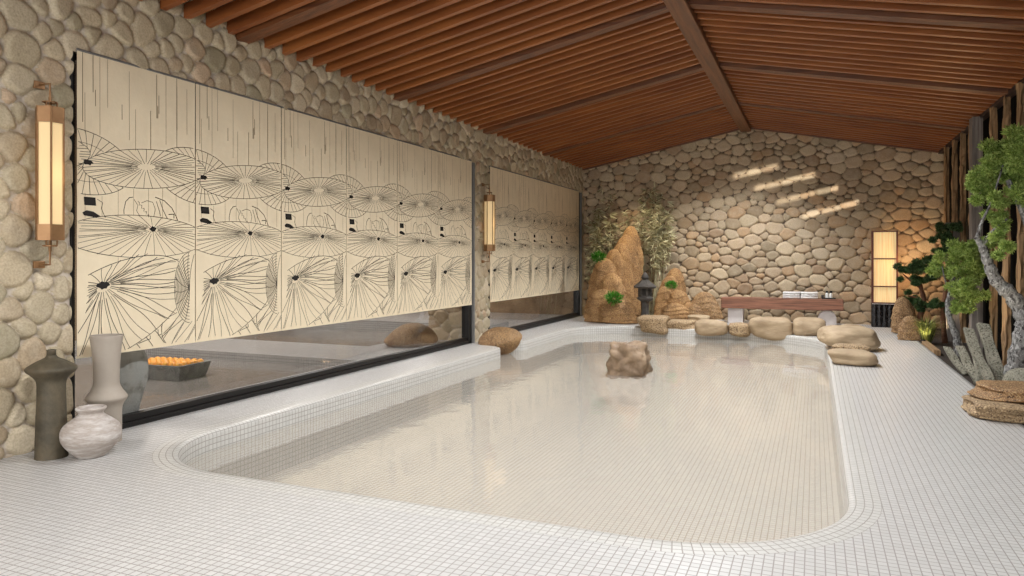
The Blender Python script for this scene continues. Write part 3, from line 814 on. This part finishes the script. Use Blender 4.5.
rock_px('edge_rock', 'smooth sandstone rock before the rounded bench leg', 792, 827, 317, 338.5, 16.3, 'sand', 19, .8, boxy=3.5, noise=.08, planes=8)
rock_px('edge_rock', 'flat pale rock behind the largest sandstone boulder', 835, 868, 323, 341, 15.4, 'sand', 31, .6, boxy=3, noise=.06)
rock_px('edge_rock', 'largest sandstone boulder at the right end of the row', 816.5, 881, 325, 351, 14.0, 'sand', 10, 1.0, boxy=3.6, noise=.07, planes=8)
rock_px('edge_rock', 'flat speckled rock wedged between two sandstone boulders', 830, 871, 342.5, 358, 12.75, 'granite', 11, .5, boxy=3.4, noise=.1)
rock_px('edge_rock', 'nearest sandstone boulder on the right deck edge', 827, 878, 347.5, 366, 12.05, 'sand', 12, .7, boxy=3.4, noise=.06, planes=8, flat=.40)
# layered ochre peaks
def lobes(name, label, lst, m, ex=3.4):
    parts_ = []
    for (uc, w, vt, vb, Y, lean, seed) in lst:
        a = py(uc, vt, Y); b = py(uc, vb, Y); s = Y / (F * CT + (uc - 512) * ST); hw = w * s / 2; H = a.z - b.z
        Vv, Fc = ico(5); P = Vv.copy()
        t = (P[:, 2] + 1) / 2
        ang = np.arctan2(P[:, 1], P[:, 0]); rr = (np.clip(1 - t ** ex, 0, 1)) ** .5
        rr = np.where(t < .04, rr * np.sqrt(np.clip(t / .04, 0, 1)), rr)
        rip = 1 + .05 * np.sin(ang * 6 + seed + 2 * t)
        x = rr * np.cos(ang) * hw * rip + lean * t ** 1.5 * hw; fr = ((1 - t) * 4.5 + .25 * np.cos(ang * 2 + seed)) % 1.0; rip = rip * (1 + .10 * (fr - .5)); x = x * (1 + .10 * (fr - .5)); y = rr * np.sin(ang) * hw * .5 * rip; z = t * H
        # terraced layering that follows the dome
        tt = np.floor(t * 5) / 5; fr = t * 5 - np.floor(t * 5)
        k = 1 + .0 * fr
        Q_ = np.c_[x * k, y * k, z]
        Q_ += .035 * hw / .4 * fbm(Q_ * 2.2 + seed, 4, seed)[:, None] * np.c_[np.cos(ang), np.sin(ang), np.full(len(ang), .3)]
        Q_[:, 2] = np.maximum(Q_[:, 2], -.02)
        parts_.append((Q_ + np.array([b.x, Y, b.z]), Fc, np.zeros(len(Q_)), np.zeros(len(Q_))))
    V_, Q_, _, _ = join(parts_)
    o = fast(name, V_, Q_, m, None, True, k=3); return props(o, label, 'rock')
lobes('layered_rock', 'tallest ochre rock of stacked rounded peaks, left rear corner', [
    (628, 30, 226, 321, 18.62, .2, 1), (623, 34, 234, 321, 18.42, .2, 2), (618, 32, 243, 322, 18.2, .25, 3), (611, 26, 249, 322, 18.0, .25, 4), (603, 32, 258, 322, 17.8, .15, 5),
    (610, 32, 273, 323, 17.6, .1, 6), (602, 36, 289, 323, 17.42, .05, 7), (618, 40, 298, 323.5, 17.25, -.2, 8)], 'ochre')
lobes('layered_rock', 'shorter ochre peaked rock right of the stone lantern', [
    (674, 24, 268, 320, 18.6, .1, 11), (669, 24, 276, 320, 18.4, .1, 12), (664, 20, 286, 320, 18.25, .1, 15), (679, 24, 290, 320, 18.15, -.05, 13), (675, 28, 303, 320, 17.95, 0, 14), (688, 16, 302, 320, 18.1, 0, 16)], 'ochre')
lobes('peaked_rock', 'triangular brown rock left of the wooden bench', [(704, 36, 292, 319, 18.2, 0, 21), (712, 22, 300, 319, 18.1, 0, 22), (695, 20, 304, 319, 18.0, 0, 23)], 'brownrock', 1.7)
lobes('peaked_rock', 'tall cone shaped rock in front of the glowing paper lamp', [(905, 25, 297, 334, 17.2, -.2, 31)], 'brownrock', 1.6)
lobes('peaked_rock', 'low rounded rock leaning before the tall cone shaped rock', [(912, 25, 316, 341, 15.95, -.1, 32)], 'brownrock', 2.0)
rock('flat_rock', 'upper slab of the flat rust brown rock pile, lower right', (2.02, 8.75, .235), (1.15, .8, .15), 'brownrock', 51, boxy=5, noise=.14, planes=8)
rock('flat_rock', 'lower slab of the flat rust brown rock pile, lower right', (1.98, 8.62, .085), (1.3, .95, .19), 'granite', 52, boxy=5, noise=.12, planes=8)

# ferns on the rocks
def leaves(name, pts, dirs, L, Wd, m, parent=None, jit=.3, fold=True):
    pts = np.asarray(pts); n = len(pts); d = np.asarray(dirs, dtype=float); d /= np.linalg.norm(d, axis=1)[:, None] + 1e-9
    up = rng.normal(size=(n, 3)); s = np.cross(d, up); s /= np.linalg.norm(s, axis=1)[:, None] + 1e-9
    l = L * rng.uniform(.7, 1.3, n)[:, None]; w = Wd * rng.uniform(.7, 1.3, n)[:, None]
    nn = np.cross(s, d)
    a = pts; b = pts + d * l * .45 + s * w / 2 + nn * w * .15; c = pts + d * l - nn * l * .12; e = pts + d * l * .45 - s * w / 2 + nn * w * .15
    V = np.stack([a, b, c, e], 1).reshape(-1, 3); Q = np.arange(4 * n).reshape(-1, 4)
    return fast(name, V, Q, m, parent)
def ell_pts(c, r, n, shell=.5):
    v = rng.normal(size=(n, 3)); v /= np.linalg.norm(v, axis=1)[:, None]
    q = rng.uniform(shell, 1, n)[:, None]
    lump = 1 + .25 * fbm(v * 2.2 + c[0], 3, int(abs(c[1] * 10)))[:, None]
    return np.array(c) + v * q * lump * np.array(r), v
def fern(label, u, v, Y, r, n=420):
    c = py(u, v, Y); P, d = ell_pts((0, 0, 0), (r, r * .7, r * .6), n, .2); d = d + np.array([0, -.3, .5])
    o = leaves('moss_fern', P, d, r * .5, r * .12, 'leaf_moss'); o.location = c
    props(o, label, 'plant')
fern('green fern tuft on the left flank of the tallest ochre rock', 598.5, 257, 17.35, .17)
fern('green fern tuft low on the front of the tallest ochre rock', 614, 298, 16.98, .19)
fern('green fern tuft on the shorter ochre rock', 671, 285, 17.8, .13)

# ---------------------------------------------------------------- stone lantern
lc = pz(645, 331); lc = Vector((py(645, 300, 17.25).x, 17.25, 0))
t = thing('stone_lantern', 'dark stone garden lantern between the two ochre rocks', 'garden lantern', lc)
mb = MB(); mb.lathe([(.15, 0), (.15, .12), (.12, .16), (.10, .2), (.09, .38), (.10, .56)], 6); mb.build('stone_post', 'darkstone', t)
mb = MB(); mb.lathe([(.10, .55), (.19, .60), (.205, .64), (.15, .68), (.13, .69)], 6); mb.build('platform', 'darkstone', t)
mb = MB()
for k in range(6):
    a = PI / 3 * k; mb.box((.14 * math.cos(a), .14 * math.sin(a), .77), (.05, .05, .18), Matrix.Rotation(a, 3, 'Z'))
mb.lathe([(.10, .68), (.10, .86)], 6); mb.build('light_box', 'darkstone', t)
mb = MB(); mb.lathe([(.13, .85), (.26, .88), (.285, .915), (.25, .94), (.16, 1.01), (.10, 1.06), (.08, 1.08)], 6); mb.build('cap', 'darkstone', t)
mb = MB(); mb.lathe(prof_s([(.06, 1.07), (.09, 1.12), (.08, 1.17), (.04, 1.23), (.0, 1.27)]), 16); mb.build('finial', 'darkstone', t, True)

# ---------------------------------------------------------------- bamboo
t = thing('bamboo_clump', 'pale leaved bamboo behind the ochre rocks', 'bamboo', (-4.3, 18.95, 0))
base = Vector((-4.3, 18.95, 0)); mb = MB(); LP = []; LD = []
for k in range(44):
    uu = random.uniform(586, 672); vt = random.uniform(188, 235) if uu > 600 else random.uniform(205, 260)
    tip = py(uu, vt, random.uniform(18.85, 19.1)) - base
    st = Vector((tip.x * .75 + random.uniform(-.15, .15), random.uniform(-.1, .1), 0))
    mid = st.lerp(tip, .55) + Vector((random.uniform(-.1, .1), 0, .15))
    pts = spline([st, mid, tip], 8); mb.tube([p for p in pts], [.011 - .008 * i / (len(pts) - 1) for i in range(len(pts))], 5)
    for i, p in enumerate(pts):
        if i / len(pts) < .40: continue
        if random.random() < .25: continue
        for j in range(1):
            a = random.uniform(0, 2 * PI); q = p + Vector((random.uniform(-.12, .12), random.uniform(-.1, .1), random.uniform(-.08, .08)))
            for l in range(7):
                LP.append(q[:]); LD.append((math.cos(a + random.uniform(-.8, .8)), math.sin(a + random.uniform(-.8, .8)) * .6, random.uniform(-.8, .5)))
mb.build('stem', 'leaf_bamboo', t)
LPn = np.array(LP); LPn[:, 0] = np.maximum(LPn[:, 0], -1.38); LPn[:, 1] = np.minimum(LPn[:, 1], .2); LDn = np.array(LD); LDn[:, 1] = np.where(LPn[:, 1] > .1, -np.abs(LDn[:, 1]), LDn[:, 1])
leaves('foliage', LPn, LDn, .21, .034, 'leaf_bamboo', t)

# ---------------------------------------------------------------- bench and what stands on it
BYc = 18.55; bx0 = py(721, 300, BYc - .22).x; bx1 = py(843.5, 300, BYc - .22).x; bt = py(780, 298.5, BYc - .22).z; bb = py(780, 309.5, BYc - .22).z
t = thing('bench', 'thick reddish wooden bench on two pale stone legs', 'bench', ((bx0 + bx1) / 2, BYc, 0))
hw = (bx1 - bx0) / 2
mb = MB(); mb.box((0, 0, (bt + bb) / 2), (2 * hw, .46, bt - bb), bev=.015); mb.build('slab', 'benchwood', t)
lx = py(736, 310, BYc).x - (bx0 + bx1) / 2
mb = MB(); mb.box((lx, 0, bb / 2), (.36, .3, bb), bev=.01); mb.build('leg', 'concrete', t)
lx = py(827, 310, BYc).x - (bx0 + bx1) / 2
mb = MB(); v = []; n = 24
pr_ = [(-.2, 0)] + [(.2 * math.cos(PI - PI * k / n), bb - .2 + .2 * math.sin(PI - PI * k / n)) for k in range(n + 1)] + [(.2, 0)]
vs = [(lx + x, -.15, z) for x, z in pr_] + [(lx + x, .15, z) for x, z in pr_]; m_ = len(pr_)
mb.add(vs, [tuple(range(m_)), tuple(range(m_, 2 * m_))[::-1]] + [(i, i + m_, (i + 1) % m_ + m_, (i + 1) % m_) for i in range(m_)]); lg = mb.build('leg', 'concrete', t); lg['label'] = 'leg with rounded top'
def towel(x, z, lab, grp):
    mb = MB()
    mb.box((0, 0, .0135), (.40, .30, .024), bev=.011); mb.box((.0, 0, .038), (.40, .30, .024), bev=.011)
    mb.tube([(-.20, -.15, .026), (.20, -.15, .026)], .0255, 10)
    o = mb.build('folded_towel', 'towel', None, True); o.location = (x, BYc, z); return props(o, lab, 'towel', grp)
names = ['bottom', 'middle', 'top']
for si, (uu, w) in enumerate(((792, 'left'), (809, 'right'))):
    x = py(uu, 297, BYc).x
    for k in range(3): towel(x, bt + .003 + .052 * k, 'white folded towel, %s of the %s stack on the bench' % (names[k], w), 'folded towels on the bench')
tx = py(828.5, 297, BYc).x
t = thing('serving_tray', 'small black tray holding two bottles on the bench', 'tray', (tx, BYc, bt + .002))
mb = MB(); mb.box((0, 0, .008), (.30, .2, .012), bev=.003); mb.build('tray_base', 'black', t)
mb = MB(); mb.b2((-.15, -.10, .01), (.15, -.09, .03)); mb.b2((-.15, .09, .01), (.15, .10, .03)); mb.b2((-.15, -.10, .01), (-.14, .10, .03)); mb.b2((.14, -.10, .01), (.15, .10, .03)); mb.build('tray_rim', 'black', t)
for uu, w in ((827, 'left'), (831, 'right')):
    b_ = thing('lotion_bottle', 'white bottle with black cap, %s one on the black tray' % w, 'bottle', (py(uu, 297, BYc).x, BYc, bt + .017), group='bottles on the black tray')
    mb = MB(); mb.lathe(prof_s([(0, 0), (.034, 0), (.036, .02), (.036, .10), (.02, .125), (.014, .13)], 4), 20); mb.build('body', 'white', b_, True)
    mb = MB(); mb.lathe([(.016, .125), (.03, .13), (.03, .175), (.0, .178)], 16); mb.build('cap', 'black', b_)
cup = MB(); cup.lathe([(0, 0), (.025, 0), (.033, .07), (.03, .07), (.022, .01), (0, .01)], 16)
o = cup.build('cup', 'darkstone', None, True); o.location = (py(822.6, 297, BYc).x, BYc, bt + .017); props(o, 'small dark cup left of the bottles on the black tray', 'cup')

# ---------------------------------------------------------------- paper floor lamp on a black ribbed pedestal
LY = 18.75; a = py(872, 231, LY - .12); b = py(898, 304, LY - .12); lw = b.x - a.x; cx = (a.x + b.x) / 2; zt, zb = a.z, b.z
t = thing('pedestal', 'black ribbed pedestal under the glowing paper lamp', 'pedestal', (cx, LY, 0))
mb = MB(); nr = 5
for k in range(nr):
    mb.lathe(prof_s([(.058, 0), (.062, .02), (.062, zb - .03), (.058, zb - .012)], 3), 16, c=(-lw / 2 + lw * (k + .5) / nr, -.08, 0))
    mb.lathe(prof_s([(.058, 0), (.062, .02), (.062, zb - .03), (.058, zb - .012)], 3), 16, c=(-lw / 2 + lw * (k + .5) / nr, .08, 0))
mb.build('ribs', 'blackgloss', t)
mb = MB(); mb.box((0, 0, zb - .006), (lw, .3, .012)); mb.build('top_plate', 'concrete', t)
t = thing('paper_lamp', 'tall glowing paper lamp in a dark red wooden frame', 'floor lamp', (cx, LY, zb + .001))
h = zt - zb; d_ = .13
mb = MB()
for sx in (-1, 1):
    for sy in (-1, 1): mb.box((sx * (lw / 2 - .017), sy * (d_ - .017), h / 2), (.034, .034, h))
for z in (.015, h * .235, h * .615, h - .015):
    for sy in (-1, 1): mb.box((0, sy * (d_ - .015), z), (lw - .04, .022, .028))
    for sx in (-1, 1): mb.box((sx * (lw / 2 - .015), 0, z), (.022, 2 * d_ - .04, .028))
mb.build('frame', 'redwood', t)
mb = MB(); mb.box((0, 0, h / 2), (lw - .07, 2 * d_ - .07, h - .03)); mb.build('paper_shade', 'glow_paper', t)

# ---------------------------------------------------------------- right wall timbers
def post(y, x, wx, wy, m, label, grp, z1=None, z0=-.05, seed=0):
    z1 = z1 or zc(x) - .03; nz = 60; vs = []; fs = []; r = np.random.default_rng(seed + 100)
    zz = np.linspace(z0, z1, nz); ring = [(-1, -1), (0, -1), (1, -1), (1, 0), (1, 1), (0, 1), (-1, 1), (-1, 0)]
    P = []
    for (a_, b_) in ring:
        q = np.c_[np.full(nz, a_ * 3.1 + seed), np.full(nz, b_ * 3.3), zz * 2.2]
        n1 = fbm(q, 4, seed) * (.07 if m == 'post' else .02)
        q2 = np.c_[np.full(nz, a_ * 3.1 + seed), np.full(nz, b_ * 3.3), zz * 9]
        n1 += fbm(q2, 2, seed + 3) * (.03 if m == 'post' else .006)
        px = a_ * wx / 2 + n1 * (.55 if a_ < 0 else 0); pyy = b_ * wy / 2 + n1 * b_
        P.append(np.c_[px, pyy, zz])
    P = np.stack(P, 1).reshape(-1, 3); k = 8
    for i in range(nz - 1):
        for j in range(k): fs.append((i * k + j, i * k + (j + 1) % k, (i + 1) * k + (j + 1) % k, (i + 1) * k + j))
    fs += [tuple(range(k))[::-1], tuple((nz - 1) * k + j for j in range(k))]
    o = pyd('timber_post', P, fs, m); o.location = (x, y, 0)
    return props(o, label, 'post', grp)
grp = 'rough timbers of the right wall'
plist = [(18.25, 'rough brown timber nearest the back wall'), (17.25, 'rough brown timber, second from the back wall'), (16.35, 'rough brown timber, third from the back wall'), (15.45, 'narrow brown timber just left of the grey one'),
         (13.75, 'rough brown timber just right of the grey one, behind leaves'), (12.9, 'rough brown timber behind the top tree crown'), (12.02, 'rough brown timber at the right edge of view')]
for k, (y, l) in enumerate(plist): post(y, 2.66, .08, .14, 'post', l, grp, seed=k)
for k, y in enumerate((11.15, 10.3, 9.45)): post(y, 2.66, .09, .22, 'post', 'rough brown timber before the visible ones', grp, seed=20 + k)
post(14.78, 2.60, .16, .26, 'greywood', 'wide weathered grey timber carrying a small white lamp', grp, seed=50)
gb = py(951, 221, 16.4)
mb = MB(); mb.b2((-.17, -.03, 0), (.17, .03, gb.z), bev=.006); mb.b2((-.18, -.04, gb.z - .03), (.18, .04, gb.z + .012))
o = mb.build('grey_board', 'greywood'); o.location = (py(955.5, 221, 16.4).x, 16.4, -.04); props(o, 'broad weathered grey board behind the slim pale tree', 'board')
t = thing('wall_spotlight', 'small white bar lamp on the grey timber', 'wall lamp', py(975, 172, 14.5))
mb = MB(); mb.box((0, 0, 0), (.24, .05, .03), Matrix.Rotation(-.35, 3, 'Y'), bev=.005); mb.build('lamp_bar', 'white', t)
mb = MB(); mb.tube([(.05, 0, -.02), (.06, .1, -.02)], .012, 8); mb.build('arm', 'black', t)

# ---------------------------------------------------------------- leaning grey slabs
slabs = [((948, 347), (959, 375), .12, 12.9, 'short grey slab at the left end of the leaning group'), ((959, 345), (971, 384), .14, 12.35, 'grey slab second from the left, leaning'),
         ((969, 327), (979, 386), .16, 12.5, 'tall stepped grey slab in the middle of the group'), ((981, 322), (995, 388), .19, 12.2, 'tallest grey slab, leaning behind the others'),
         ((975, 351), (986, 390), .14, 11.7, 'grey slab in front of the tallest one'), ((993, 377), (1000, 392), .11, 11.1, 'shortest grey slab at the right of the group')]
for k, (a, b, w, Y, l) in enumerate(slabs):
    B = pz(b[0], b[1], -.04); B.x += .08; Y = B.y; A = py(a[0], a[1], Y + .25)
    d = (A - B); H = d.length; q = Vector((0, 0, 1)).rotation_difference(d.normalized()).to_matrix()
    bm = bmesh.new(); bmesh.ops.create_cube(bm, size=1); w *= .66; bmesh.ops.scale(bm, vec=(w, w * 1.1, H), verts=bm.verts)
    bmesh.ops.subdivide_edges(bm, edges=bm.edges[:], cuts=7, use_grid_fill=True)
    bm.verts.index_update()
    P = np.array([v.co[:] for v in bm.verts]); dn = fbm(P * 4 + k * 7, 4, k); dn2 = fbm(P * 4 + 50 + k * 7, 4, k)
    P[:, 0] += dn * .035; P[:, 1] += dn2 * .035
    P[:, 2] -= np.where(P[:, 2] > H * .3, (P[:, 0] / w + .5) * .10 * (P[:, 2] / H), 0)
    fs = [tuple(v.index for v in f.verts) for f in bm.faces]; bm.free()
    P = P @ np.array(q).T
    o = pyd('stone_slab', P, fs, 'greyrock'); o.location = (A + B) / 2
    md = o.modifiers.new('b', 'BEVEL'); md.width = .012; md.segments = 2; md.limit_method = 'ANGLE'; md.angle_limit = .9
    props(o, l, 'stone slab', 'leaning grey slabs in the garden bed')
rock('garden_rock', 'grey rock at the foot of the thick pale trunk', (2.32, 10.0, .12), (.6, .5, .42), 'greyrock', 61, boxy=3.2, planes=9)
kb = MB(); kb.b2((GX + .02, 13.9, -.06), (GX + .12, 15.6, .05)); o = kb.build('garden_kerb', 'post'); props(o, 'low dark wooden kerb edging the garden bed', 'kerb')

# ---------------------------------------------------------------- trees
def tree(name, label, base, trunk, branches, crowns, bark, leafm, L, Wd, dens, cat='tree'):
    t = thing(name, label, cat, base)
    b = Vector(base); mb = MB(); pts = spline([Vector(p) - b for p, r in trunk], 8); rr = [r for p, r in trunk]
    n = len(pts); rad = [np.interp(i / (n - 1) * (len(rr) - 1), range(len(rr)), rr) for i in range(n)]
    rad = [r * (1 + .10 * math.sin(i * 1.3) + .06 * math.sin(i * 2.9)) for i, r in enumerate(rad)]
    mb.tube(pts, rad, 14); tk = mb.build('trunk', bark, t, True)
    for br in branches:
        mb = MB(); pts = spline([Vector(p) - b for p, r in br], 6); rr = [r for p, r in br]; n = len(pts)
        mb.tube(pts, [float(np.interp(i / (n - 1) * (len(rr) - 1), range(len(rr)), rr)) for i in range(n)], 8); mb.build('branch', bark, tk, True)
    for (c, r) in crowns:
        n = int(dens * (r[0] * r[1] * r[2]) ** .667 * 1.25 + 150)
        # crown of small lumps
        P = []; D = []; nl = max(7, int(r[0] * r[2] * 220))
        lp, _ = ell_pts(tuple(Vector(c) - b), r, nl, .35)
        for q in lp:
            rr_ = min(r) * .42
            p_, d_ = ell_pts(tuple(q), (rr_, rr_, rr_ * .75), max(20, n // nl), .3); P.append(p_); D.append(d_ + np.array([0, 0, .15]))
        PP = np.vstack(P); PP[:, 0] = np.minimum(PP[:, 0], 2.56 - b.x); leaves('foliage', PP, np.vstack(D) + rng.normal(0, .5, PP.shape), L, Wd, leafm, t)
    return t
# thick pale trunk tree at the right edge
Y1 = 10.7
def q(u, v, Y=Y1): return py(u, v, Y)
tree('garden_tree', 'light green tree with thick gnarled pale trunk, right edge', (q(1014, 392).x, Y1, -.04),
     [(Vector((q(1014, 392).x, Y1, -.04)), .14), (q(1017, 365), .12), (q(1023, 335), .105), (q(1024, 318), .10), (q(1012, 296), .09), (q(996, 280), .075), (q(988, 262), .06), (q(982, 246), .045), (q(976, 237), .03)],
     [[(q(1024, 318), .09), (q(1034, 290), .07), (q(1036, 250), .06), (q(1024, 215), .04), (q(1008, 180), .03)],
      [(q(982, 246), .035), (q(992, 232), .02), (q(1007, 219), .012)], [(q(977, 238), .025), (q(982, 222), .018), (q(992, 200), .012), (q(1003, 165), .01)]],
     [(q(1006, 148, 10.9), (.30, .34, .22)), (q(995, 172, 10.9), (.28, .3, .22)), (q(1022, 165, 10.8), (.3, .3, .25)), (q(1012, 185, 10.8), (.3, .3, .18)), (q(990, 200, 10.8), (.2, .25, .14)),
      (q(992, 222, 10.8), (.2, .22, .13)), (q(999, 246, 10.6), (.17, .2, .14)), (q(982, 188, 11), (.16, .2, .1)), (q(1042, 150, 10.7), (.35, .35, .3)), (q(1040, 190, 10.7), (.35, .35, .2))],
     'bark_pale', 'leaf_light', .05, .017, 52000)
Y2 = 13.9
def q2(u, v, Y=Y2): return py(u, v, Y)
tree('slim_tree', 'light green tree with slim wavy pale trunk beside grey board', (q2(958, 350).x, Y2, -.04),
     [(Vector((q2(958, 350).x, Y2, -.04)), .07), (q2(957, 338), .06), (q2(951, 322), .05), (q2(948, 305), .045), (q2(951, 290), .035), (q2(954, 275), .02)],
     [[(q2(950, 292), .022), (q2(945, 280), .014), (q2(942, 266), .008)], [(q2(951, 290), .022), (q2(962, 276), .014), (q2(972, 262), .008)], [(q2(954, 277), .015), (q2(958, 262), .01), (q2(966, 248), .006)]],
     [(q2(944, 268), (.20, .28, .2)), (q2(960, 252, 13.8), (.26, .3, .2)), (q2(975, 262, 13.8), (.24, .3, .26)), (q2(962, 280, 13.7), (.26, .3, .22)), (q2(974, 297, 13.8), (.24, .3, .22)), (q2(960, 308, 13.8), (.16, .2, .1)), (q2(976, 243, 13.8), (.2, .25, .12))],
     'bark_pale', 'leaf_light', .055, .017, 36000)
Y3 = 17.3
def q3(u, v, Y=Y3): return py(u, v, Y)
tree('bonsai_tree', 'dark green cloud pruned tree beside the paper lamp', (q3(922, 330).x, Y3, -.04),
     [(Vector((q3(922, 330).x, Y3, -.04)), .07), (q3(920, 318), .06), (q3(924, 303), .05), (q3(921, 288), .04), (q3(918, 276), .03)],
     [[(q3(922, 300), .03), (q3(914, 297), .02), (q3(908, 296), .015)], [(q3(921, 288), .03), (q3(910, 280), .02), (q3(903, 274), .012)]],
     [(q3(909, 268), (.28, .28, .17)), (q3(924, 266), (.26, .28, .2)), (q3(912, 281), (.26, .28, .12)), (q3(911, 299), (.22, .24, .14)), (q3(921, 306), (.16, .2, .1)), (q3(930, 280), (.15, .2, .1))],
     'bark_brown', 'leaf_dark', .05, .016, 42000)
Y4 = 16.0
def q4(u, v, Y=Y4): return py(u, v, Y)
tree('tiered_tree', 'dark green tiered tree before the rough timbers at back', (q4(945, 343).x, Y4, -.04),
     [(Vector((q4(945, 343).x, Y4, -.04)), .05), (q4(943, 315), .045), (q4(946, 290), .04), (q4(949, 260), .035), (q4(952, 226), .02)],
     [[(q4(945, 300), .02), (q4(955, 307), .015), (q4(962, 308), .008)]],
     [(q4(951, 226), (.26, .24, .14)), (q4(945, 238), (.26, .24, .13)), (q4(954, 248), (.26, .24, .14)), (q4(942, 251), (.18, .2, .06)), (q4(951, 307), (.28, .24, .07)), (q4(941, 272), (.15, .2, .12)), (q4(938, 305), (.2, .2, .1))],
     'bark_brown', 'leaf_dark', .05, .016, 42000)
# uplit grass
gc = Vector((q3(927, 330, 15.7).x, 15.7, -.04)); t = thing('ornamental_grass', 'yellow lit spiky grass clump between cone rock and slim tree', 'plant', gc)
P = []; D = []
n = 260; vs = []; fs = []
for k in range(n):
    a = random.uniform(0, 2 * PI); r0 = random.uniform(0, .07); sp_ = random.uniform(.1, .42); h_ = random.uniform(.3, .62); w = .006
    p0 = Vector((r0 * math.cos(a), r0 * math.sin(a), 0)); p1 = p0 + Vector((math.cos(a) * sp_ * .35, math.sin(a) * sp_ * .35, h_ * .7)); p2 = p0 + Vector((math.cos(a) * sp_, math.sin(a) * sp_, h_ * random.uniform(.6, 1)))
    s_ = Vector((-math.sin(a), math.cos(a), 0)) * w * 1.5; b_ = len(vs)
    vs += [p0 - s_, p0 + s_, p1 + s_, p1 - s_, p2]; fs += [(b_, b_ + 1, b_ + 2, b_ + 3), (b_ + 3, b_ + 2, b_ + 4)]
pyd('blades', vs, fs, 'leaf_grass', t)
t = thing('ground_spotlight', 'small ground spotlight at the foot of the lit grass', 'spotlight', gc + Vector((-.1, -.28, .0)))
mb = MB(); mb.lathe([(.03, 0), (.03, .04), (.045, .05), (.045, .11), (.035, .11), (.035, .08)], 16); mb.build('lamp_body', 'black', t)
mb = MB(); mb.lathe([(.034, .095), (0, .1)], 16); mb.build('lens', 'glow', t)

# ---------------------------------------------------------------- lights
def spot(name, loc, tgt, e, col, size, blend=.6, soft=.05):
    L = bpy.data.lights.new(name, 'SPOT'); L.energy = e; L.color = col; L.spot_size = math.radians(size); L.spot_blend = blend; L.shadow_soft_size = soft
    o = bpy.data.objects.new(name, L); C.objects.link(o); o.location = loc
    o.rotation_euler = (Vector(tgt) - Vector(loc)).to_track_quat('-Z', 'Y').to_euler(); return o
spot('ground_spotlight_light', gc + Vector((-.1, -.28, .14)), gc + Vector((0, .05, .6)), 6, (1, .86, .5), 90)
for sy_ in (12.3, 13.2, 14.2, 16.6):
    spot('post_spotlight', (2.28, sy_ - .3, .12), (2.6, sy_ + .3, 2.4), 16, (1, .8, .52), 80)
spot('tree_fill', (2.1, 9.9, .3), (2.2, 10.8, 2.6), 22, (1, .9, .7), 60)  # added fill on the tree crown, no fixture
spot('rock_fill', (-4.7, 17.3, 3.95), (-4.3, 18.6, 1.6), 130, (1, .84, .60), 74)  # added warm spot overhead to brighten rock and bamboo, no fixture
spot('sunbeam_spot', SL, py(808, 198, YB), 17000, (1, .93, .82), 24, .1, .02)  # added spot outside the right wall, stands in for the sun
L = bpy.data.lights.new('paper_lamp_light', 'POINT'); L.energy = 22; L.color = (1, .66, .36); L.shadow_soft_size = .15
lo = bpy.data.objects.new('paper_lamp_light', L); C.objects.link(lo); lo.location = (cx + .55, LY - .25, 1.5)
L = bpy.data.lights.new('court_fill', 'POINT'); L.energy = 20; L.color = (1, .8, .6); L.shadow_soft_size = .3  # added fill point that brightens the outer court, no fixture
lo = bpy.data.objects.new('court_fill', L); C.objects.link(lo); lo.location = (-11.5, 10.2, 3.2)
# added area light, fills the room from its open end behind the camera
A = bpy.data.lights.new('daylight_fill', 'AREA'); A.shape = 'RECTANGLE'; A.size = 8.2; A.size_y = 3.6; A.energy = 270; A.color = (.975, .99, 1)
ao = bpy.data.objects.new('daylight_fill', A); C.objects.link(ao); ao.location = ((XL + XR) / 2, YF + .1, 2.1); ao.rotation_euler = (PI / 2, 0, 0)
# added fill spots without fixtures along the ridge beam and in the outer court
for y, sz in ((-.5, 158), (3, 162), (6.5, 162), (10, 148), (13.5, 136), (17, 126)):
    spot('ridge_fill', (XM, y, ZR - .2), (XM, y, 0), (300 if y < 0 else 420) if y < 5 else (530 if y < 12 else 620), (.965, .985, 1), sz, .7, .3)
for y in (4, 8, 12, 16.5):
    spot('court_fill_spot', (-9.6, y, 3.9), (-9.6, y, 0), 520, (1, .96, .92), 160, .6, .3)
w = bpy.data.worlds.new('w'); bpy.context.scene.world = w; w.use_nodes = True
bg = w.node_tree.nodes['Background']; bg.inputs[0].default_value = (1, .97, .93, 1); bg.inputs[1].default_value = .35

cam = bpy.data.cameras.new('camera'); cam.sensor_width = 36; cam.lens = F / 1024 * 36; cam.shift_y = -(288 - HORV) / 1024
co = bpy.data.objects.new('camera', cam); C.objects.link(co); co.location = (0, 0, CH); co.rotation_euler = (PI / 2, 0, TH)
cam.clip_start = .05; cam.clip_end = 200
S = bpy.context.scene; S.camera = co
S.view_settings.view_transform = 'Standard'; S.view_settings.look = 'None'; S.view_settings.exposure = 0.62; S.view_settings.gamma = 1; S.view_settings.use_curve_mapping = False
S.cycles.max_bounces = 8; S.cycles.diffuse_bounces = 5; S.cycles.glossy_bounces = 4; S.cycles.transparent_max_bounces = 12
S.cycles.caustics_reflective = False; S.cycles.caustics_refractive = False; S.cycles.sample_clamp_indirect = 4
S.cycles.use_denoising = True
